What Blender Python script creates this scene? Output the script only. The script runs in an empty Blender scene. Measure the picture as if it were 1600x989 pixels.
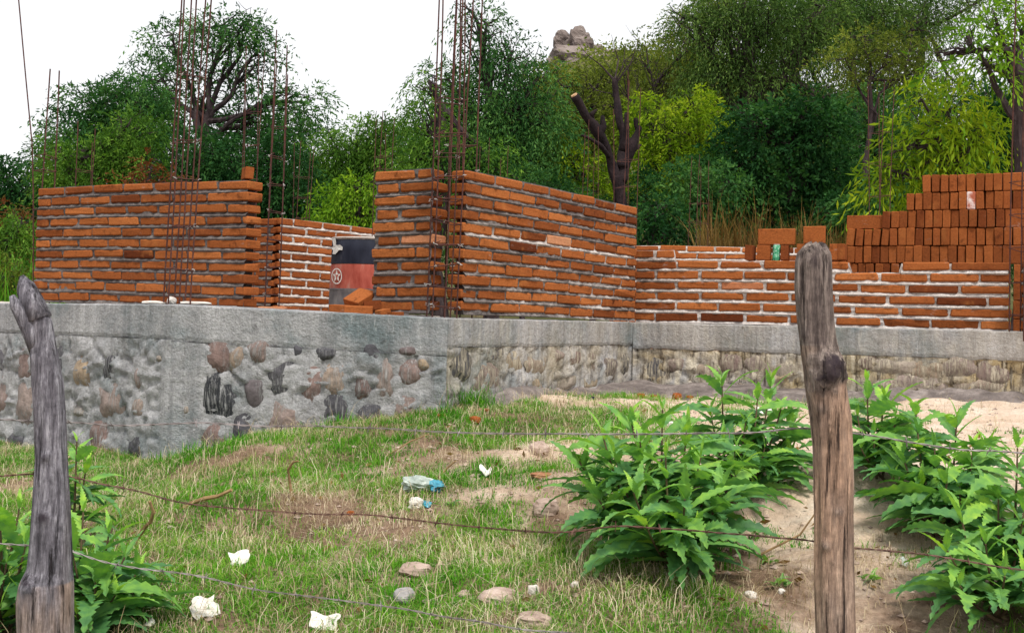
import bpy, math, random
import numpy as np
from mathutils import Vector, Matrix

S = bpy.context.scene
COL = S.collection
rnd = random.Random(7)
rng = np.random.default_rng(7)

# ------------------------------------------------------------------ camera
E = 1.0                      # eye height above z = 0
F = 1850.0; PITCH = 0.05; ROLL = 0.028; PPY = 488 - F*math.tan(PITCH)
fw = np.array([0, math.cos(PITCH), math.sin(PITCH)])
r0 = np.array([1.0, 0, 0]); u0 = np.array([0, -math.sin(PITCH), math.cos(PITCH)])
rt = math.cos(ROLL)*r0 + math.sin(ROLL)*u0
up = -math.sin(ROLL)*r0 + math.cos(ROLL)*u0
cam = bpy.data.cameras.new('camera'); camo = bpy.data.objects.new('camera', cam); COL.objects.link(camo)
M = Matrix(((rt[0], up[0], -fw[0], 0), (rt[1], up[1], -fw[1], 0), (rt[2], up[2], -fw[2], E), (0, 0, 0, 1)))
camo.matrix_world = M
cam.sensor_width = 36; cam.sensor_fit = 'HORIZONTAL'; cam.lens = F/1600*36
cam.shift_y = (PPY-494.5)/1600
cam.clip_start = 0.05; cam.clip_end = 2000
S.camera = camo

# ------------------------------------------------------------------ light
SUN_EL, SUN_AZ = 60, 160
w = bpy.data.worlds.new('World'); S.world = w; w.use_nodes = True
nt = w.node_tree; bg = nt.nodes['Background']
sky = nt.nodes.new('ShaderNodeTexSky'); sky.sky_type = 'NISHITA'; sky.sun_disc = False
sky.sun_elevation = math.radians(SUN_EL); sky.sun_rotation = math.radians(SUN_AZ)
sky.air_density = 1.0; sky.dust_density = 4.0; sky.ozone_density = 1.0
cl = nt.nodes.new('ShaderNodeMixRGB'); cl.inputs[0].default_value = 0.86
cl.inputs[2].default_value = (10.9, 10.9, 11.0, 1)          # closed white cloud cover
nt.links.new(sky.outputs[0], cl.inputs[1]); nt.links.new(cl.outputs[0], bg.inputs[0])
bg.inputs[1].default_value = 0.09
sl = bpy.data.lights.new('sun', 'SUN'); sl.energy = 3.0; sl.angle = math.radians(12); sl.color = (1, .95, .86)
so = bpy.data.objects.new('sun', sl); COL.objects.link(so)
so.rotation_euler = (math.radians(90-SUN_EL), 0, math.radians(180-SUN_AZ))
S.view_settings.view_transform = 'Standard'; S.view_settings.look = 'None'
S.view_settings.exposure = 0.28; S.view_settings.gamma = 1.0; S.view_settings.use_curve_mapping = False

# ------------------------------------------------------------------ maths helpers
def W(px, py, Y):
    """world point seen at photo pixel (px,py) at distance Y"""
    v = fw + rt*((px-800)/F) - up*((py-PPY)/F)
    v = v*(Y/v[1]); return np.array([v[0], v[1], v[2]+E])
def vn(P, sc=1.0, seed=0):
    """value noise 0..1, P (...,3)"""
    P = np.asarray(P, float)*sc + seed*17.31
    i = np.floor(P).astype(np.int64); f = P-i; f = f*f*(3-2*f)
    def h(a, b, c):
        n = (a*374761393 + b*668265263 + c*2147483647 + seed*974711) & 0x7fffffff
        n = ((n ^ (n >> 13))*1274126177) & 0x7fffffff
        return ((n ^ (n >> 16)) & 0xffff)/65535.0
    r = 0
    for dx in (0, 1):
        for dy in (0, 1):
            for dz in (0, 1):
                wgt = (f[..., 0] if dx else 1-f[..., 0])*(f[..., 1] if dy else 1-f[..., 1])*(f[..., 2] if dz else 1-f[..., 2])
                r = r + wgt*h(i[..., 0]+dx, i[..., 1]+dy, i[..., 2]+dz)
    return r
def fbm(P, sc=1.0, seed=0, o=3):
    return sum(vn(P, sc*2**k, seed+k)/2**k for k in range(o))/sum(1/2**k for k in range(o))

# ------------------------------------------------------------------ ground heights
CP = [(-1.83,6.4,-.86),(-3.1,7.2,-.90),(-1.02,6.3,-.654),(-.676,6.25,-.584),(-.335,6.2,-.52),(.19,7.1,-.49),
      (.84,8.1,-.512),(1.8,7.65,-.50),(3.1,7.2,-.447),(0,5.5,-.62),(1.7,5.6,-.50),(1.5,4.7,-.53),(1.3,3.9,-.77),(1.0,3.2,-.93),
      (.5,3.9,-.82),(.45,5,-.62),(-.8,5,-.74),(-.8,4,-.87),(-.8,3.2,-.95),(-2,5,-.88),(-2,3.5,-1.0),(-3.5,5,-.95),
      (.9,6.2,-.5),(2.3,4.6,-.5),(2.2,3.6,-.74),(1.9,3.0,-.93),(0,0,-1.1),(-5,0,-1.1),(5,0,-1.1),(5,6,-.45),(5,3,-.75),(-6,6,-.95),
      (-5,9,-.5),(-6,12,0.0),(-8,18,.6),(0,10,-.4),(4,10,-.4),(8,12,-.2),(0,16,-.2),(-14,30,1.0),(14,16,0),(20,5,-.5),(-20,5,-.8),(0,-15,-1.2),(0,-40,-1.2),
      (40,-20,-1),(-40,-20,-1),(-50,40,1),(60,40,1),(0,25,.2)]
CPA = np.array(CP)
def idw(X, Y, pts, eps=.12, p=2.2):
    X = np.asarray(X, float); Y = np.asarray(Y, float)
    num = 0; den = 0
    for x, y, v in pts:
        wg = 1/((X-x)**2+(Y-y)**2+eps)**p
        num = num + wg*v; den = den + wg
    return num/den
def hill(X, Y):
    t = np.clip((Y-28)/85, 0, 1); t = t*t*(3-2*t)
    back = np.where(Y > 125, np.exp(-((Y-125)/60)**2), 1)
    s = np.where(X < 8, 17., 42.)
    return 23.5*np.exp(-((X-8)/s)**2)*t*back
def gz(X, Y):
    X = np.asarray(X, float); Y = np.asarray(Y, float)
    P = np.stack([X, Y, X*0], -1)
    z = E + idw(X, Y, CPA) + hill(X, Y)
    z = z + (fbm(P, 1.6, 3)-.5)*.08 + (fbm(P, 6, 5, 3)-.5)*.06
    far = np.clip((Y-30)/40, 0, 1)
    return z + far*(fbm(P, .12, 9)-.5)*2.5
def G(px, py):
    """ray through the photo pixel meets the ground"""
    v = fw + rt*((px-800)/F) - up*((py-PPY)/F); v = v/v[1]
    t = np.linspace(1.5, 12, 1600); P = np.outer(t, v); P[:, 2] += E
    d = P[:, 2]-gz(P[:, 0], P[:, 1]); k = int(np.argmax(d < 0))
    return P[k]
FRONT = [(-8, 9.5), (-3.7, 7.9), (-1.83, 6.38), (-.335, 6.18), (.84, 8.12), (3.4, 7.05), (8, 5.0)]
def front(X): return np.interp(X, [a for a, b in FRONT], [b for a, b in FRONT])

# ------------------------------------------------------------------ object helpers
def wloc(o):
    v = np.zeros(3)
    while o is not None: v = v+np.array(o.location); o = o.parent
    return v
def tag(o, label=None, cat=None, group=None, kind=None):
    if label: o['label'] = label
    if cat: o['category'] = cat
    if group: o['group'] = group
    if kind: o['kind'] = kind
    return o
def empty(name, loc, label, cat, group=None):
    o = bpy.data.objects.new(name, None); o.location = loc; o.empty_display_size = .05; COL.objects.link(o)
    return tag(o, label, cat, group)
class MB:
    def __init__(s): s.v = []; s.f = []; s.t = []; s.n = 0; s.m = []
    def add(s, v, f, t=.5, m=0):
        v = np.asarray(v, float).reshape(-1, 3)
        s.v.append(v); s.f.extend([tuple(i+s.n for i in q) for q in f]); s.m.extend([m]*len(f))
        s.t.append(np.full(len(v), t) if np.isscalar(t) else np.asarray(t)); s.n += len(v)
    def tube(s, P, R, n=6, t=.5, caps=True, m=0):
        P = np.asarray(P, float); R = np.full(len(P), R) if np.isscalar(R) else np.asarray(R, float)
        T = np.gradient(P, axis=0); T /= np.linalg.norm(T, axis=1)[:, None]+1e-9
        a = np.array([0, 0, 1.]) if abs(T[0][2]) < .9 else np.array([1., 0, 0])
        V = []
        for i in range(len(P)):
            u = np.cross(T[i], a); u /= np.linalg.norm(u)+1e-9; w_ = np.cross(u, T[i]); a = w_ if True else a
            for k in range(n):
                th = 2*math.pi*k/n; V.append(P[i]+R[i]*(u*math.cos(th)+w_*math.sin(th)))
            a = w_
        Fc = [(i*n+k, i*n+(k+1) % n, (i+1)*n+(k+1) % n, (i+1)*n+k) for i in range(len(P)-1) for k in range(n)]
        if caps: Fc += [tuple(range(n))[::-1], tuple((len(P)-1)*n+k for k in range(n))]
        s.add(V, Fc, t, m)
    def box(s, O, U, V_, N, t=.5, ch=.004, jit=0.0, m=0):
        """chamfered box: centre O, half vectors U V N"""
        U, V_, N, O = map(lambda q: np.asarray(q, float), (U, V_, N, O))
        L = [np.linalg.norm(U), np.linalg.norm(V_), np.linalg.norm(N)]
        D = [U/L[0], V_/L[1], N/L[2]]
        vs = []; idx = {}
        for sx in (-1, 1):
            for sy in (-1, 1):
                for sz in (-1, 1):
                    j = rng.normal(0, 1, 3)*jit
                    for ax in range(3):
                        l = [L[0]-ch*(ax != 0), L[1]-ch*(ax != 1), L[2]-ch*(ax != 2)]
                        idx[(sx, sy, sz, ax)] = len(vs)
                        vs.append(O+D[0]*sx*l[0]+D[1]*sy*l[1]+D[2]*sz*l[2]+j)
        fs = []
        for ax in range(3):
            for sg in (-1, 1):
                o2 = [(-1, -1), (1, -1), (1, 1), (-1, 1)]
                if (sg < 0) != (ax == 1): o2 = o2[::-1]
                q = []
                for a, b in o2:
                    c = [a, b]; c.insert(ax, sg); q.append(idx[(c[0], c[1], c[2], ax)])
                fs.append(tuple(q))
        for ax in range(3):                        # edge chamfers, edge parallel to ax
            b, c = [k for k in range(3) if k != ax]
            for sb in (-1, 1):
                for sc_ in (-1, 1):
                    p = [0, 0, 0]; p[b] = sb; p[c] = sc_
                    p1 = p[:]; p1[ax] = -1; p2 = p[:]; p2[ax] = 1
                    fs.append((idx[(*p1, b)], idx[(*p2, b)], idx[(*p2, c)], idx[(*p1, c)]))
        for sx in (-1, 1):
            for sy in (-1, 1):
                for sz in (-1, 1): fs.append(tuple(idx[(sx, sy, sz, a)] for a in range(3)))
        s.add(vs, fs, t, m)
    def blob(s, C, R, t=.5, seed=0, sub=10, rough=.25, flat=0, m=0):
        """lumpy stone: radii R (3)"""
        C = np.asarray(C, float); R = np.asarray(R, float); n = sub; k = int(sub*1.6)
        V = []
        for i in range(n+1):
            th = math.pi*i/n
            for j in range(k):
                ph = 2*math.pi*j/k; d = np.array([math.sin(th)*math.cos(ph), math.sin(th)*math.sin(ph), math.cos(th)])
                V.append(d)
        V = np.array(V); r = 1+(fbm(V+seed*3.7, 1.7, seed, 3)-.5)*2*rough
        if flat: V = np.sign(V)*np.abs(V)**flat
        V = V*r[:, None]*R+C
        Fc = [(i*k+j, (i+1)*k+j, (i+1)*k+(j+1) % k, i*k+(j+1) % k) for i in range(n) for j in range(k)]
        s.add(V, Fc, t, m)
    def build(s, name, mat, parent=None, smooth=False, label=None, cat=None, group=None, kind=None, base=False):
        V = np.concatenate(s.v); T = np.concatenate(s.t)
        loc = np.zeros(3)
        if parent is not None: V = V-wloc(parent)
        elif kind is None or base:
            loc = np.array([(V[:, 0].min()+V[:, 0].max())/2, (V[:, 1].min()+V[:, 1].max())/2, V[:, 2].min()]); V = V-loc
        me = bpy.data.meshes.new(name); me.from_pydata(V.tolist(), [], s.f)
        a = me.attributes.new('tint', 'FLOAT', 'POINT'); a.data.foreach_set('value', T.astype(np.float32))
        mats = mat if isinstance(mat, (list, tuple)) else [mat]
        for q in mats: me.materials.append(q)
        if len(mats) > 1: me.polygons.foreach_set('material_index', s.m)
        if smooth: me.polygons.foreach_set('use_smooth', [True]*len(me.polygons))
        me.update()
        o = bpy.data.objects.new(name, me); COL.objects.link(o); o.location = loc
        if parent is not None: o.parent = parent
        return tag(o, label, cat, group, kind)
def fastmesh(name, V, Q, T, mat, parent=None, smooth=False, **kw):
    """V (n,3), Q (m,k) faces of equal size, T (n,)"""
    loc = wloc(parent) if parent is not None else np.zeros(3)
    V = (V-loc).astype(np.float32); k = Q.shape[1]
    me = bpy.data.meshes.new(name)
    me.vertices.add(len(V)); me.vertices.foreach_set('co', V.ravel())
    me.loops.add(Q.size); me.loops.foreach_set('vertex_index', Q.ravel().astype(np.int32))
    me.polygons.add(len(Q)); me.polygons.foreach_set('loop_start', np.arange(0, Q.size, k, dtype=np.int32))
    me.polygons.foreach_set('loop_total', np.full(len(Q), k, dtype=np.int32))
    if smooth: me.polygons.foreach_set('use_smooth', [True]*len(Q))
    a = me.attributes.new('tint', 'FLOAT', 'POINT'); a.data.foreach_set('value', T.astype(np.float32))
    me.materials.append(mat); me.update(calc_edges=True); me.validate()
    o = bpy.data.objects.new(name, me); COL.objects.link(o)
    if parent is not None: o.parent = parent
    return tag(o, **kw) if kw else o

# ------------------------------------------------------------------ materials
def N(nt, t, **kw):
    n = nt.nodes.new(t)
    for k, v in kw.items(): setattr(n, k, v)
    return n
def ramp(nt, fac, stops):
    r = N(nt, 'ShaderNodeValToRGB'); e = r.color_ramp.elements
    while len(e) < len(stops): e.new(.5)
    for i, (p, c) in enumerate(stops): e[i].position = p; e[i].color = (*c, 1)
    nt.links.new(fac, r.inputs[0]); return r.outputs[0]
def noise(nt, vec, sc, detail=4, rough=.6, stretch=None, w=None):
    if stretch:
        m = N(nt, 'ShaderNodeMapping'); m.inputs['Scale'].default_value = stretch
        nt.links.new(vec, m.inputs[0]); vec = m.outputs[0]
    n = N(nt, 'ShaderNodeTexNoise'); n.inputs['Scale'].default_value = sc; n.inputs['Detail'].default_value = detail
    n.inputs['Roughness'].default_value = rough; nt.links.new(vec, n.inputs['Vector']); return n.outputs['Fac']
def mix(nt, a, b, fac, mode='MIX'):
    m = N(nt, 'ShaderNodeMixRGB', blend_type=mode)
    for i, q in ((0, fac), (1, a), (2, b)):
        if isinstance(q, (int, float)): m.inputs[i].default_value = q if i == 0 else (q, q, q, 1)
        elif isinstance(q, tuple): m.inputs[i].default_value = (*q, 1)
        else: nt.links.new(q, m.inputs[i])
    return m.outputs[0]
def mathn(nt, op, a, b=0., c=0.):
    m = N(nt, 'ShaderNodeMath', operation=op)
    for i, q in enumerate((a, b, c)):
        if isinstance(q, (int, float)): m.inputs[i].default_value = q
        else: nt.links.new(q, m.inputs[i])
    return m.outputs[0]
def rmp(nt, v, a, b, lo=0., hi=1.):
    m = N(nt, 'ShaderNodeMapRange'); nt.links.new(v, m.inputs[0])
    for i, q in enumerate((a, b, lo, hi)): m.inputs[i+1].default_value = q
    return m.outputs[0]
def newmat(name, rough=.9, spec=.2):
    m = bpy.data.materials.new(name); m.use_nodes = True; nt = m.node_tree; p = nt.nodes['Principled BSDF']
    p.inputs['Roughness'].default_value = rough; p.inputs['Specular IOR Level'].default_value = spec
    tc = N(nt, 'ShaderNodeNewGeometry'); at = N(nt, 'ShaderNodeAttribute', attribute_name='tint')
    return m, nt, p, tc.outputs['Position'], at.outputs['Fac']
def bump(nt, p, h, strength=.5, dist=.01):
    b = N(nt, 'ShaderNodeBump'); b.inputs['Strength'].default_value = strength; b.inputs['Distance'].default_value = dist
    nt.links.new(h, b.inputs['Height']); nt.links.new(b.outputs[0], p.inputs['Normal'])
def col(nt, p, c): nt.links.new(c, p.inputs['Base Color'])

def m_brick(name, c1, c2, c3, dirt=.35):
    m, nt, p, P, T = newmat(name, .95, .04)
    base = ramp(nt, T, [(0, c1), (.5, c2), (1, c3)])
    n1 = noise(nt, P, 18, 5, .65); c = mix(nt, base, (c1[0]*.45, c1[1]*.4, c1[2]*.5), rmp(nt, n1, .56, .78, 0, dirt*1.4))
    n2 = noise(nt, P, 90, 3, .7); c = mix(nt, c, rmp(nt, n2, .3, .7, .78, 1.2), 1., 'MULTIPLY')
    n4 = noise(nt, P, 9, 4, .6); c = mix(nt, c, (c3[0]*1.15, c3[1]*1.25, c3[2]*1.2), rmp(nt, n4, .58, .72, 0, .5))
    n3 = noise(nt, P, 7, 7, .75, (1, 1, 2.2)); c = mix(nt, c, (.36, .31, .29), rmp(nt, n3, .62, .72, 0, .45))
    col(nt, p, c); bump(nt, p, mathn(nt, 'ADD', n2, n1), .6, .006); return m
def m_noise(name, stops, sc=8, rough=.92, bs=60, bst=.5, bd=.005, stretch=None, tintmul=True, spec=.2, detail=6):
    m, nt, p, P, T = newmat(name, rough, spec)
    n1 = noise(nt, P, sc, detail, .65, stretch); c = ramp(nt, n1, stops)
    if tintmul: c = mix(nt, c, rmp(nt, T, 0, 1, .7, 1.3), 1., 'MULTIPLY')
    n2 = noise(nt, P, bs, 4, .7, stretch); col(nt, p, c); bump(nt, p, mathn(nt, 'ADD', n2, n1), bst, bd); return m
def m_leaf(name, stops, trans=.35, rough=.7, ns=1.3, spec=.06, var=.35):
    m, nt, p, P, T = newmat(name, rough, spec)
    n1 = noise(nt, P, ns, 2, .5)
    f = mathn(nt, 'ADD', mathn(nt, 'MULTIPLY', T, 1-var), mathn(nt, 'MULTIPLY', rmp(nt, n1, .3, .7), var))
    c = ramp(nt, f, stops); col(nt, p, c)
    tr = N(nt, 'ShaderNodeBsdfTranslucent'); nt.links.new(mix(nt, c, (1.3, 1.4, .7), 1., 'MULTIPLY'), tr.inputs[0])
    ms = N(nt, 'ShaderNodeMixShader'); ms.inputs[0].default_value = trans
    nt.links.new(p.outputs[0], ms.inputs[1]); nt.links.new(tr.outputs[0], ms.inputs[2])
    nt.links.new(ms.outputs[0], nt.nodes['Material Output'].inputs[0]); return m

BR = m_brick('brick_clay', (.11, .030, .012), (.27, .082, .025), (.40, .135, .042), .7)
BRD = m_brick('brick_clay_dark', (.14, .038, .014), (.24, .070, .022), (.35, .11, .036), .6)
BRP = m_brick('brick_clay_pale', (.38, .135, .06), (.44, .18, .09), (.50, .24, .13), .4)
MORT = m_noise('mortar_grey', [(.3, (.10, .09, .09)), (.55, (.20, .185, .18)), (.75, (.33, .31, .30))], 14, bs=70, bst=.9, bd=.01)
MORTW = m_noise('mortar_pale', [(.3, (.22, .19, .18)), (.5, (.42, .38, .36)), (.72, (.62, .58, .56))], 14, bs=70, bst=.9, bd=.01)

def m_concrete(name, stains, k=1.0):
    m, nt, p, P, T = newmat(name, .88, .25)
    n1 = noise(nt, P, 2.2, 8, .65)
    c = ramp(nt, n1, [(.32, (.18*k, .22*k, .235*k)), (.5, (.36*k, .36*k, .375*k)), (.7, (.52*k, .515*k, .53*k))])
    st = noise(nt, P, 1, 5, .65, (14, 14, .9)); c = mix(nt, c, rmp(nt, st, .3, .7, .72, 1.22), 1., 'MULTIPLY')
    g = noise(nt, P, 55, 4, .7); c = mix(nt, c, rmp(nt, g, .3, .75, .8, 1.18), 1., 'MULTIPLY')
    n3 = noise(nt, P, 5, 6, .7); c = mix(nt, c, (.62, .61, .60), rmp(nt, n3, .62, .75, 0, .55))
    n5 = noise(nt, P, 11, 5, .7); c = mix(nt, c, (.07, .065, .065), rmp(nt, n5, .64, .72, 0, .7)); n6 = noise(nt, P, 1, 6, .7, (60, 60, 7)); c = mix(nt, c, (.66, .66, .67), rmp(nt, n6, .58, .7, 0, .5)); c = mix(nt, c, (.15, .14, .14), rmp(nt, n6, .42, .3, 0, .55))
    if stains:
        n4 = noise(nt, P, 1, 5, .7, (34, 34, 2.2)); s = mix(nt, c, (.42, .33, .19), rmp(nt, noise(nt, P, 2.6, 4, .6), .38, .62, 0, stains))
        c = mix(nt, s, (.055, .04, .03), rmp(nt, n4, .50, .62, 0, .85*stains))
        c = mix(nt, c, (.68, .62, .50), rmp(nt, noise(nt, P, 1, 4, .6, (20, 20, 4)), .52, .68, 0, .85*stains))
    col(nt, p, c); bump(nt, p, mathn(nt, 'ADD', mathn(nt, 'MULTIPLY', g, .6), noise(nt, P, 22, 8, .75)), 1., .02); return m
CONC = m_concrete('concrete', 0); CONCB = m_concrete('concrete_stained', 1.0, .95); CONCC = m_concrete('concrete_beam_old', .22, 1.0)
CONCM = m_concrete('concrete_mid', .55, 1.15)
def m_stone(name, mortarcol, lo=.50, hi=.60, b0=.36, b1=.56):
    m, nt, p, P, T = newmat(name, .85, .25)
    base = ramp(nt, T, [(0, (.03, .032, .038)), (.2, (.11, .105, .12)), (.4, (.19, .13, .118)), (.6, (.29, .23, .21)), (.8, (.33, .25, .175)), (1, (.32, .305, .30))])
    base = mix(nt, base, rmp(nt, noise(nt, P, 25, 5, .7), .3, .7, .6, 1.35), 1., 'MULTIPLY')
    st = noise(nt, P, 1, 6, .75, (75, 75, 5)); big = noise(nt, P, 5, 2, .5)
    f = mathn(nt, 'MULTIPLY', rmp(nt, st, lo, hi), rmp(nt, big, b0, b1))
    c = mix(nt, base, mortarcol, mathn(nt, 'MULTIPLY', f, .9))
    col(nt, p, c); bump(nt, p, mathn(nt, 'ADD', noise(nt, P, 30, 5, .7), mathn(nt, 'MULTIPLY', f, .6)), .9, .01); return m
STONE = m_stone('field_stone', (.46, .46, .47), .48, .62, .38, .58); STONEB = m_stone('field_stone_stained', (.46, .41, .32), .42, .57, .28, .5)
RUST = m_noise('rusty_steel', [(.3, (.035, .018, .018)), (.55, (.085, .034, .028)), (.75, (.16, .065, .045))], 30, .8, 120, .3, .001)
WIRE = m_noise('galvanised_wire', [(.3, (.09, .07, .07)), (.5, (.20, .17, .17)), (.75, (.42, .38, .38))], 12, .5, 120, .2, .001, spec=.5)
WIRER = m_noise('rusty_wire', [(.3, (.05, .025, .02)), (.6, (.14, .07, .055)), (.8, (.22, .14, .12))], 12, .6, 120, .2, .001)
TIE = m_noise('tie_wire', [(.3, (.3, .28, .27)), (.7, (.6, .58, .56))], 20, .5, spec=.5)

# ------------------------------------------------------------------ ground sheet
def m_ground():
    m, nt, p, P, T = newmat('soil', .96, .1)
    n1 = noise(nt, P, 2.5, 8, .65); soil = ramp(nt, n1, [(.3, (.10, .06, .04)), (.5, (.27, .18, .125)), (.68, (.50, .38, .29))])
    n2 = noise(nt, P, 30, 6, .75); soil = mix(nt, soil, rmp(nt, n2, .3, .7, .6, 1.35), 1., 'MULTIPLY')
    sand = ramp(nt, noise(nt, P, 4, 7, .7, (1, 1.8, 1)), [(.3, (.58, .41, .30)), (.5, (.76, .60, .47)), (.7, (.86, .76, .65))])
    sand = mix(nt, sand, rmp(nt, noise(nt, P, 60, 4, .75), .3, .7, .82, 1.15), 1., 'MULTIPLY')
    f = mathn(nt, 'ADD', T, mathn(nt, 'MULTIPLY', mathn(nt, 'SUBTRACT', n1, .5), .8))
    c = mix(nt, soil, sand, rmp(nt, f, .38, .62))
    sp = N(nt, 'ShaderNodeSeparateXYZ'); nt.links.new(P, sp.inputs[0])
    scrub = ramp(nt, noise(nt, P, .5, 8, .7), [(.35, (.035, .05, .015)), (.55, (.09, .09, .035)), (.7, (.22, .17, .10))])
    c = mix(nt, c, scrub, rmp(nt, sp.outputs[1], 10, 14))
    col(nt, p, c); bump(nt, p, mathn(nt, 'ADD', noise(nt, P, 9, 8, .7), n2), .9, .03); return m
SOIL = m_ground()
SANDP = [(.19,6.9,.75),(.84,7.7,.8),(1.8,7.2,1),(3.1,6.8,1),(1.7,5.6,1.1),(1.5,4.8,1.0),(2.3,4.7,1.0),(.95,5.9,.9),(.5,6.3,.45),(0,6.2,.2),(-.2,5.75,.1),(.12,5.6,.75),(.3,5.2,.6),
         (1.3,3.9,.5),(1.1,3.2,.5),(.5,3.9,.2),(.4,5,.4),(-.8,5,.15),(-.8,4,.15),(-.8,3.2,.15),(-2,5,.1),(-2,3.5,.1),(-3.5,5,.1),(2.2,3.6,.2),(5,6,1),(5,3,.4),(0,0,.3),(-5,0,.2),(-6,6,0),(.9,4.4,.6),(.1,3.4,.25),(1.2,4.4,.8),(4,10,.5),(0,10,.5)]
def sandf(X, Y): return idw(X, Y, SANDP, .04, 1.8)
def axis(n, c, a, lim0, lim1):
    t = np.linspace(math.asinh((lim0-c)/a), math.asinh((lim1-c)/a), n); return c+a*np.sinh(t)
gx = axis(720, 0, 2.2, -320, 320); gy = axis(720, 4.6, 2.0, -60, 420)
XX, YY = np.meshgrid(gx, gy, indexing='ij')
ZZ = gz(XX, YY); V = np.stack([XX, YY, ZZ], -1).reshape(-1, 3)
i, j = np.meshgrid(np.arange(719), np.arange(719), indexing='ij'); a = (i*720+j).ravel()
fastmesh('ground', V, np.stack([a, a+720, a+721, a+1], 1), np.clip(sandf(XX, YY), 0, 1).ravel(), SOIL, smooth=True, kind='structure')
# ------------------------------------------------------------------ brick walls
def m_mortar():
    m, nt, p, P, T = newmat('mortar', .95, .12)
    n1 = noise(nt, P, 12, 6, .7); n2 = noise(nt, P, 80, 4, .7)
    g = ramp(nt, n1, [(.3, (.06, .052, .052)), (.52, (.14, .122, .118)), (.72, (.26, .235, .225))])
    w_ = ramp(nt, n1, [(.3, (.30, .26, .25)), (.5, (.50, .46, .44)), (.72, (.70, .66, .64))])
    f = mathn(nt, 'ADD', T, mathn(nt, 'MULTIPLY', mathn(nt, 'SUBTRACT', noise(nt, P, 3, 4, .6), .5), 1.2))
    c = mix(nt, g, w_, rmp(nt, f, .3, .7)); c = mix(nt, c, rmp(nt, n2, .3, .7, .75, 1.2), 1., 'MULTIPLY')
    col(nt, p, c); bump(nt, p, mathn(nt, 'ADD', n1, n2), .9, .01); return m
MORTAR = m_mortar()
PIT = .072; BL = .285; BH = .051; BD = .13
def uat(A, B, px):
    """distance along plan line AB where the vertical plane through photo column px (at horizon) cuts it"""
    v = fw + rt*((px-800)/F) - up*((450-PPY)/F); d = v[:2]/v[1]
    D = B[:2]-A[:2]; L = np.linalg.norm(D); D = D/L
    s = np.linalg.solve(np.array([[d[0], -D[0]], [d[1], -D[1]]]), A[:2]); return s[1]
def brick_wall(A, B, rows, label, name='brick_wall', mtint=.1, mat=BR, ext0=0, ext1=0, jl=.016, ranges=None, mfun=None, down=0, pale=.012, off=0.0, tooth=0.0, phase=0, depth=BD):
    D = B-A; L0 = np.linalg.norm(D[:2]); slope = D[2]/L0; D2 = np.array([D[0]/L0, D[1]/L0, 0])
    A = A-D2*ext0-np.array([0, 0, ext0*slope]); L = L0+ext0+ext1
    U = np.array([D2[0], D2[1], slope]); Nn = np.array([D2[1], -D2[0], 0])   # outward = towards the viewer
    if Nn[1] > 0: Nn = -Nn
    Z = np.array([0, 0, 1.])
    br = MB()
    for r in range(-down, rows):
        rr = (ranges or {}).get(r, [(0, L)])
        for (a0, a1) in rr:
            a0 = max(0, a0+ext0*(ranges is not None and a0 > 0)); a1 = min(L, a1+ext0*(ranges is not None and a1 < L0)) if ranges is not None else a1
            a0 += rnd.uniform(-.006, .006)+tooth*((r % 2)); a1 += rnd.uniform(-.006, .006)-tooth*((r+1) % 2)
            x = a0-((BL/2 if (r+phase) % 2 else 0)+off*rnd.random()*.3)
            while x < a1-.02:
                l = BL+rnd.uniform(-.012, .012); s, e = max(x, a0), min(x+l, a1); x += l+jl+rnd.uniform(-.004, .006)
                if e-s < .035: continue
                if a1-e < .062: e = a1
                h = BH*rnd.uniform(.94, 1.02); zc = (r+.5)*PIT+.006+rnd.uniform(-.003, .003)+.005*math.sin((s+e)*1.2)
                c = A+U*((s+e)/2)+Z*zc-Nn*(depth/2-rnd.uniform(-.003, .004))
                tl = rnd.uniform(-.003, .003)
                t = min(1, max(0, rnd.gauss(.5, .22))); 
                br.box(c, (U+Z*tl)*(e-s)/2, Z*h/2, -Nn*depth/2, t, ch=rnd.uniform(.005, .010), jit=.0018, m=1 if rnd.random() < pale else 0)
    # mortar bed: displaced face over a core
    mo = MB(); nu = max(3, int(L/.018)); prof = []
    for r in range(-down, rows):
        prof += [(r*PIT+.0001, 0, r), (r*PIT+.25*(PIT-BH), .3, r), (r*PIT+.6*(PIT-BH), .7, r), (r*PIT+.95*(PIT-BH), 1, r), (r*PIT+(PIT-BH)+.02, 2, r), (r*PIT+PIT-.012, 2, r)]
    prof.append((rows*PIT-.004, 2, rows))
    us = np.linspace(.012, L-.012, nu); VV = []; TT = []
    for z, q, r in prof:
        P = A+np.outer(us, U); P[:, 2] += z+.005*np.sin(us*2.4)
        nz = fbm(P, 28, 3, 3); n2 = fbm(P, 7, 8, 2)
        if q == 2: o = -.007+(nz-.5)*.008
        else: o = .003-q*.016+(nz-.5)*.034+(n2-.5)*.01
        VV.append(P-Nn[None, :]*0+Nn[None, :]*o[:, None])
        mt = mtint if mfun is None else np.array([mfun(u_, z) for u_ in us])
        TT.append(np.full(nu, mt) if np.isscalar(mt) else mt)
    if ranges:                                   # sink the face where a course is missing
        for k, (z, q, r) in enumerate(prof):
            rr = ranges.get(min(r, rows-1))
            if rr is not None:
                ok = np.zeros(nu, bool)
                for a0, a1 in rr: ok |= (us >= a0-.01) & (us <= a1+.01)
                if r >= rows or r in ranges: VV[k][~ok, 2] = (A+np.outer(us[~ok], U))[:, 2]+min(ranges)*PIT-.002; VV[k][~ok] -= Nn*.03
    VV = np.array(VV); TT = np.array(TT); n = len(prof)
    mo.add(VV.reshape(-1, 3), [(k*nu+i, k*nu+i+1, (k+1)*nu+i+1, (k+1)*nu+i) for k in range(n-1) for i in range(nu-1)], TT.ravel())
    top = (rows if not ranges else min(ranges))*PIT-.006; b0 = -down*PIT
    tm = mtint if mfun is None else mfun(L/2, .3)
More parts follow.
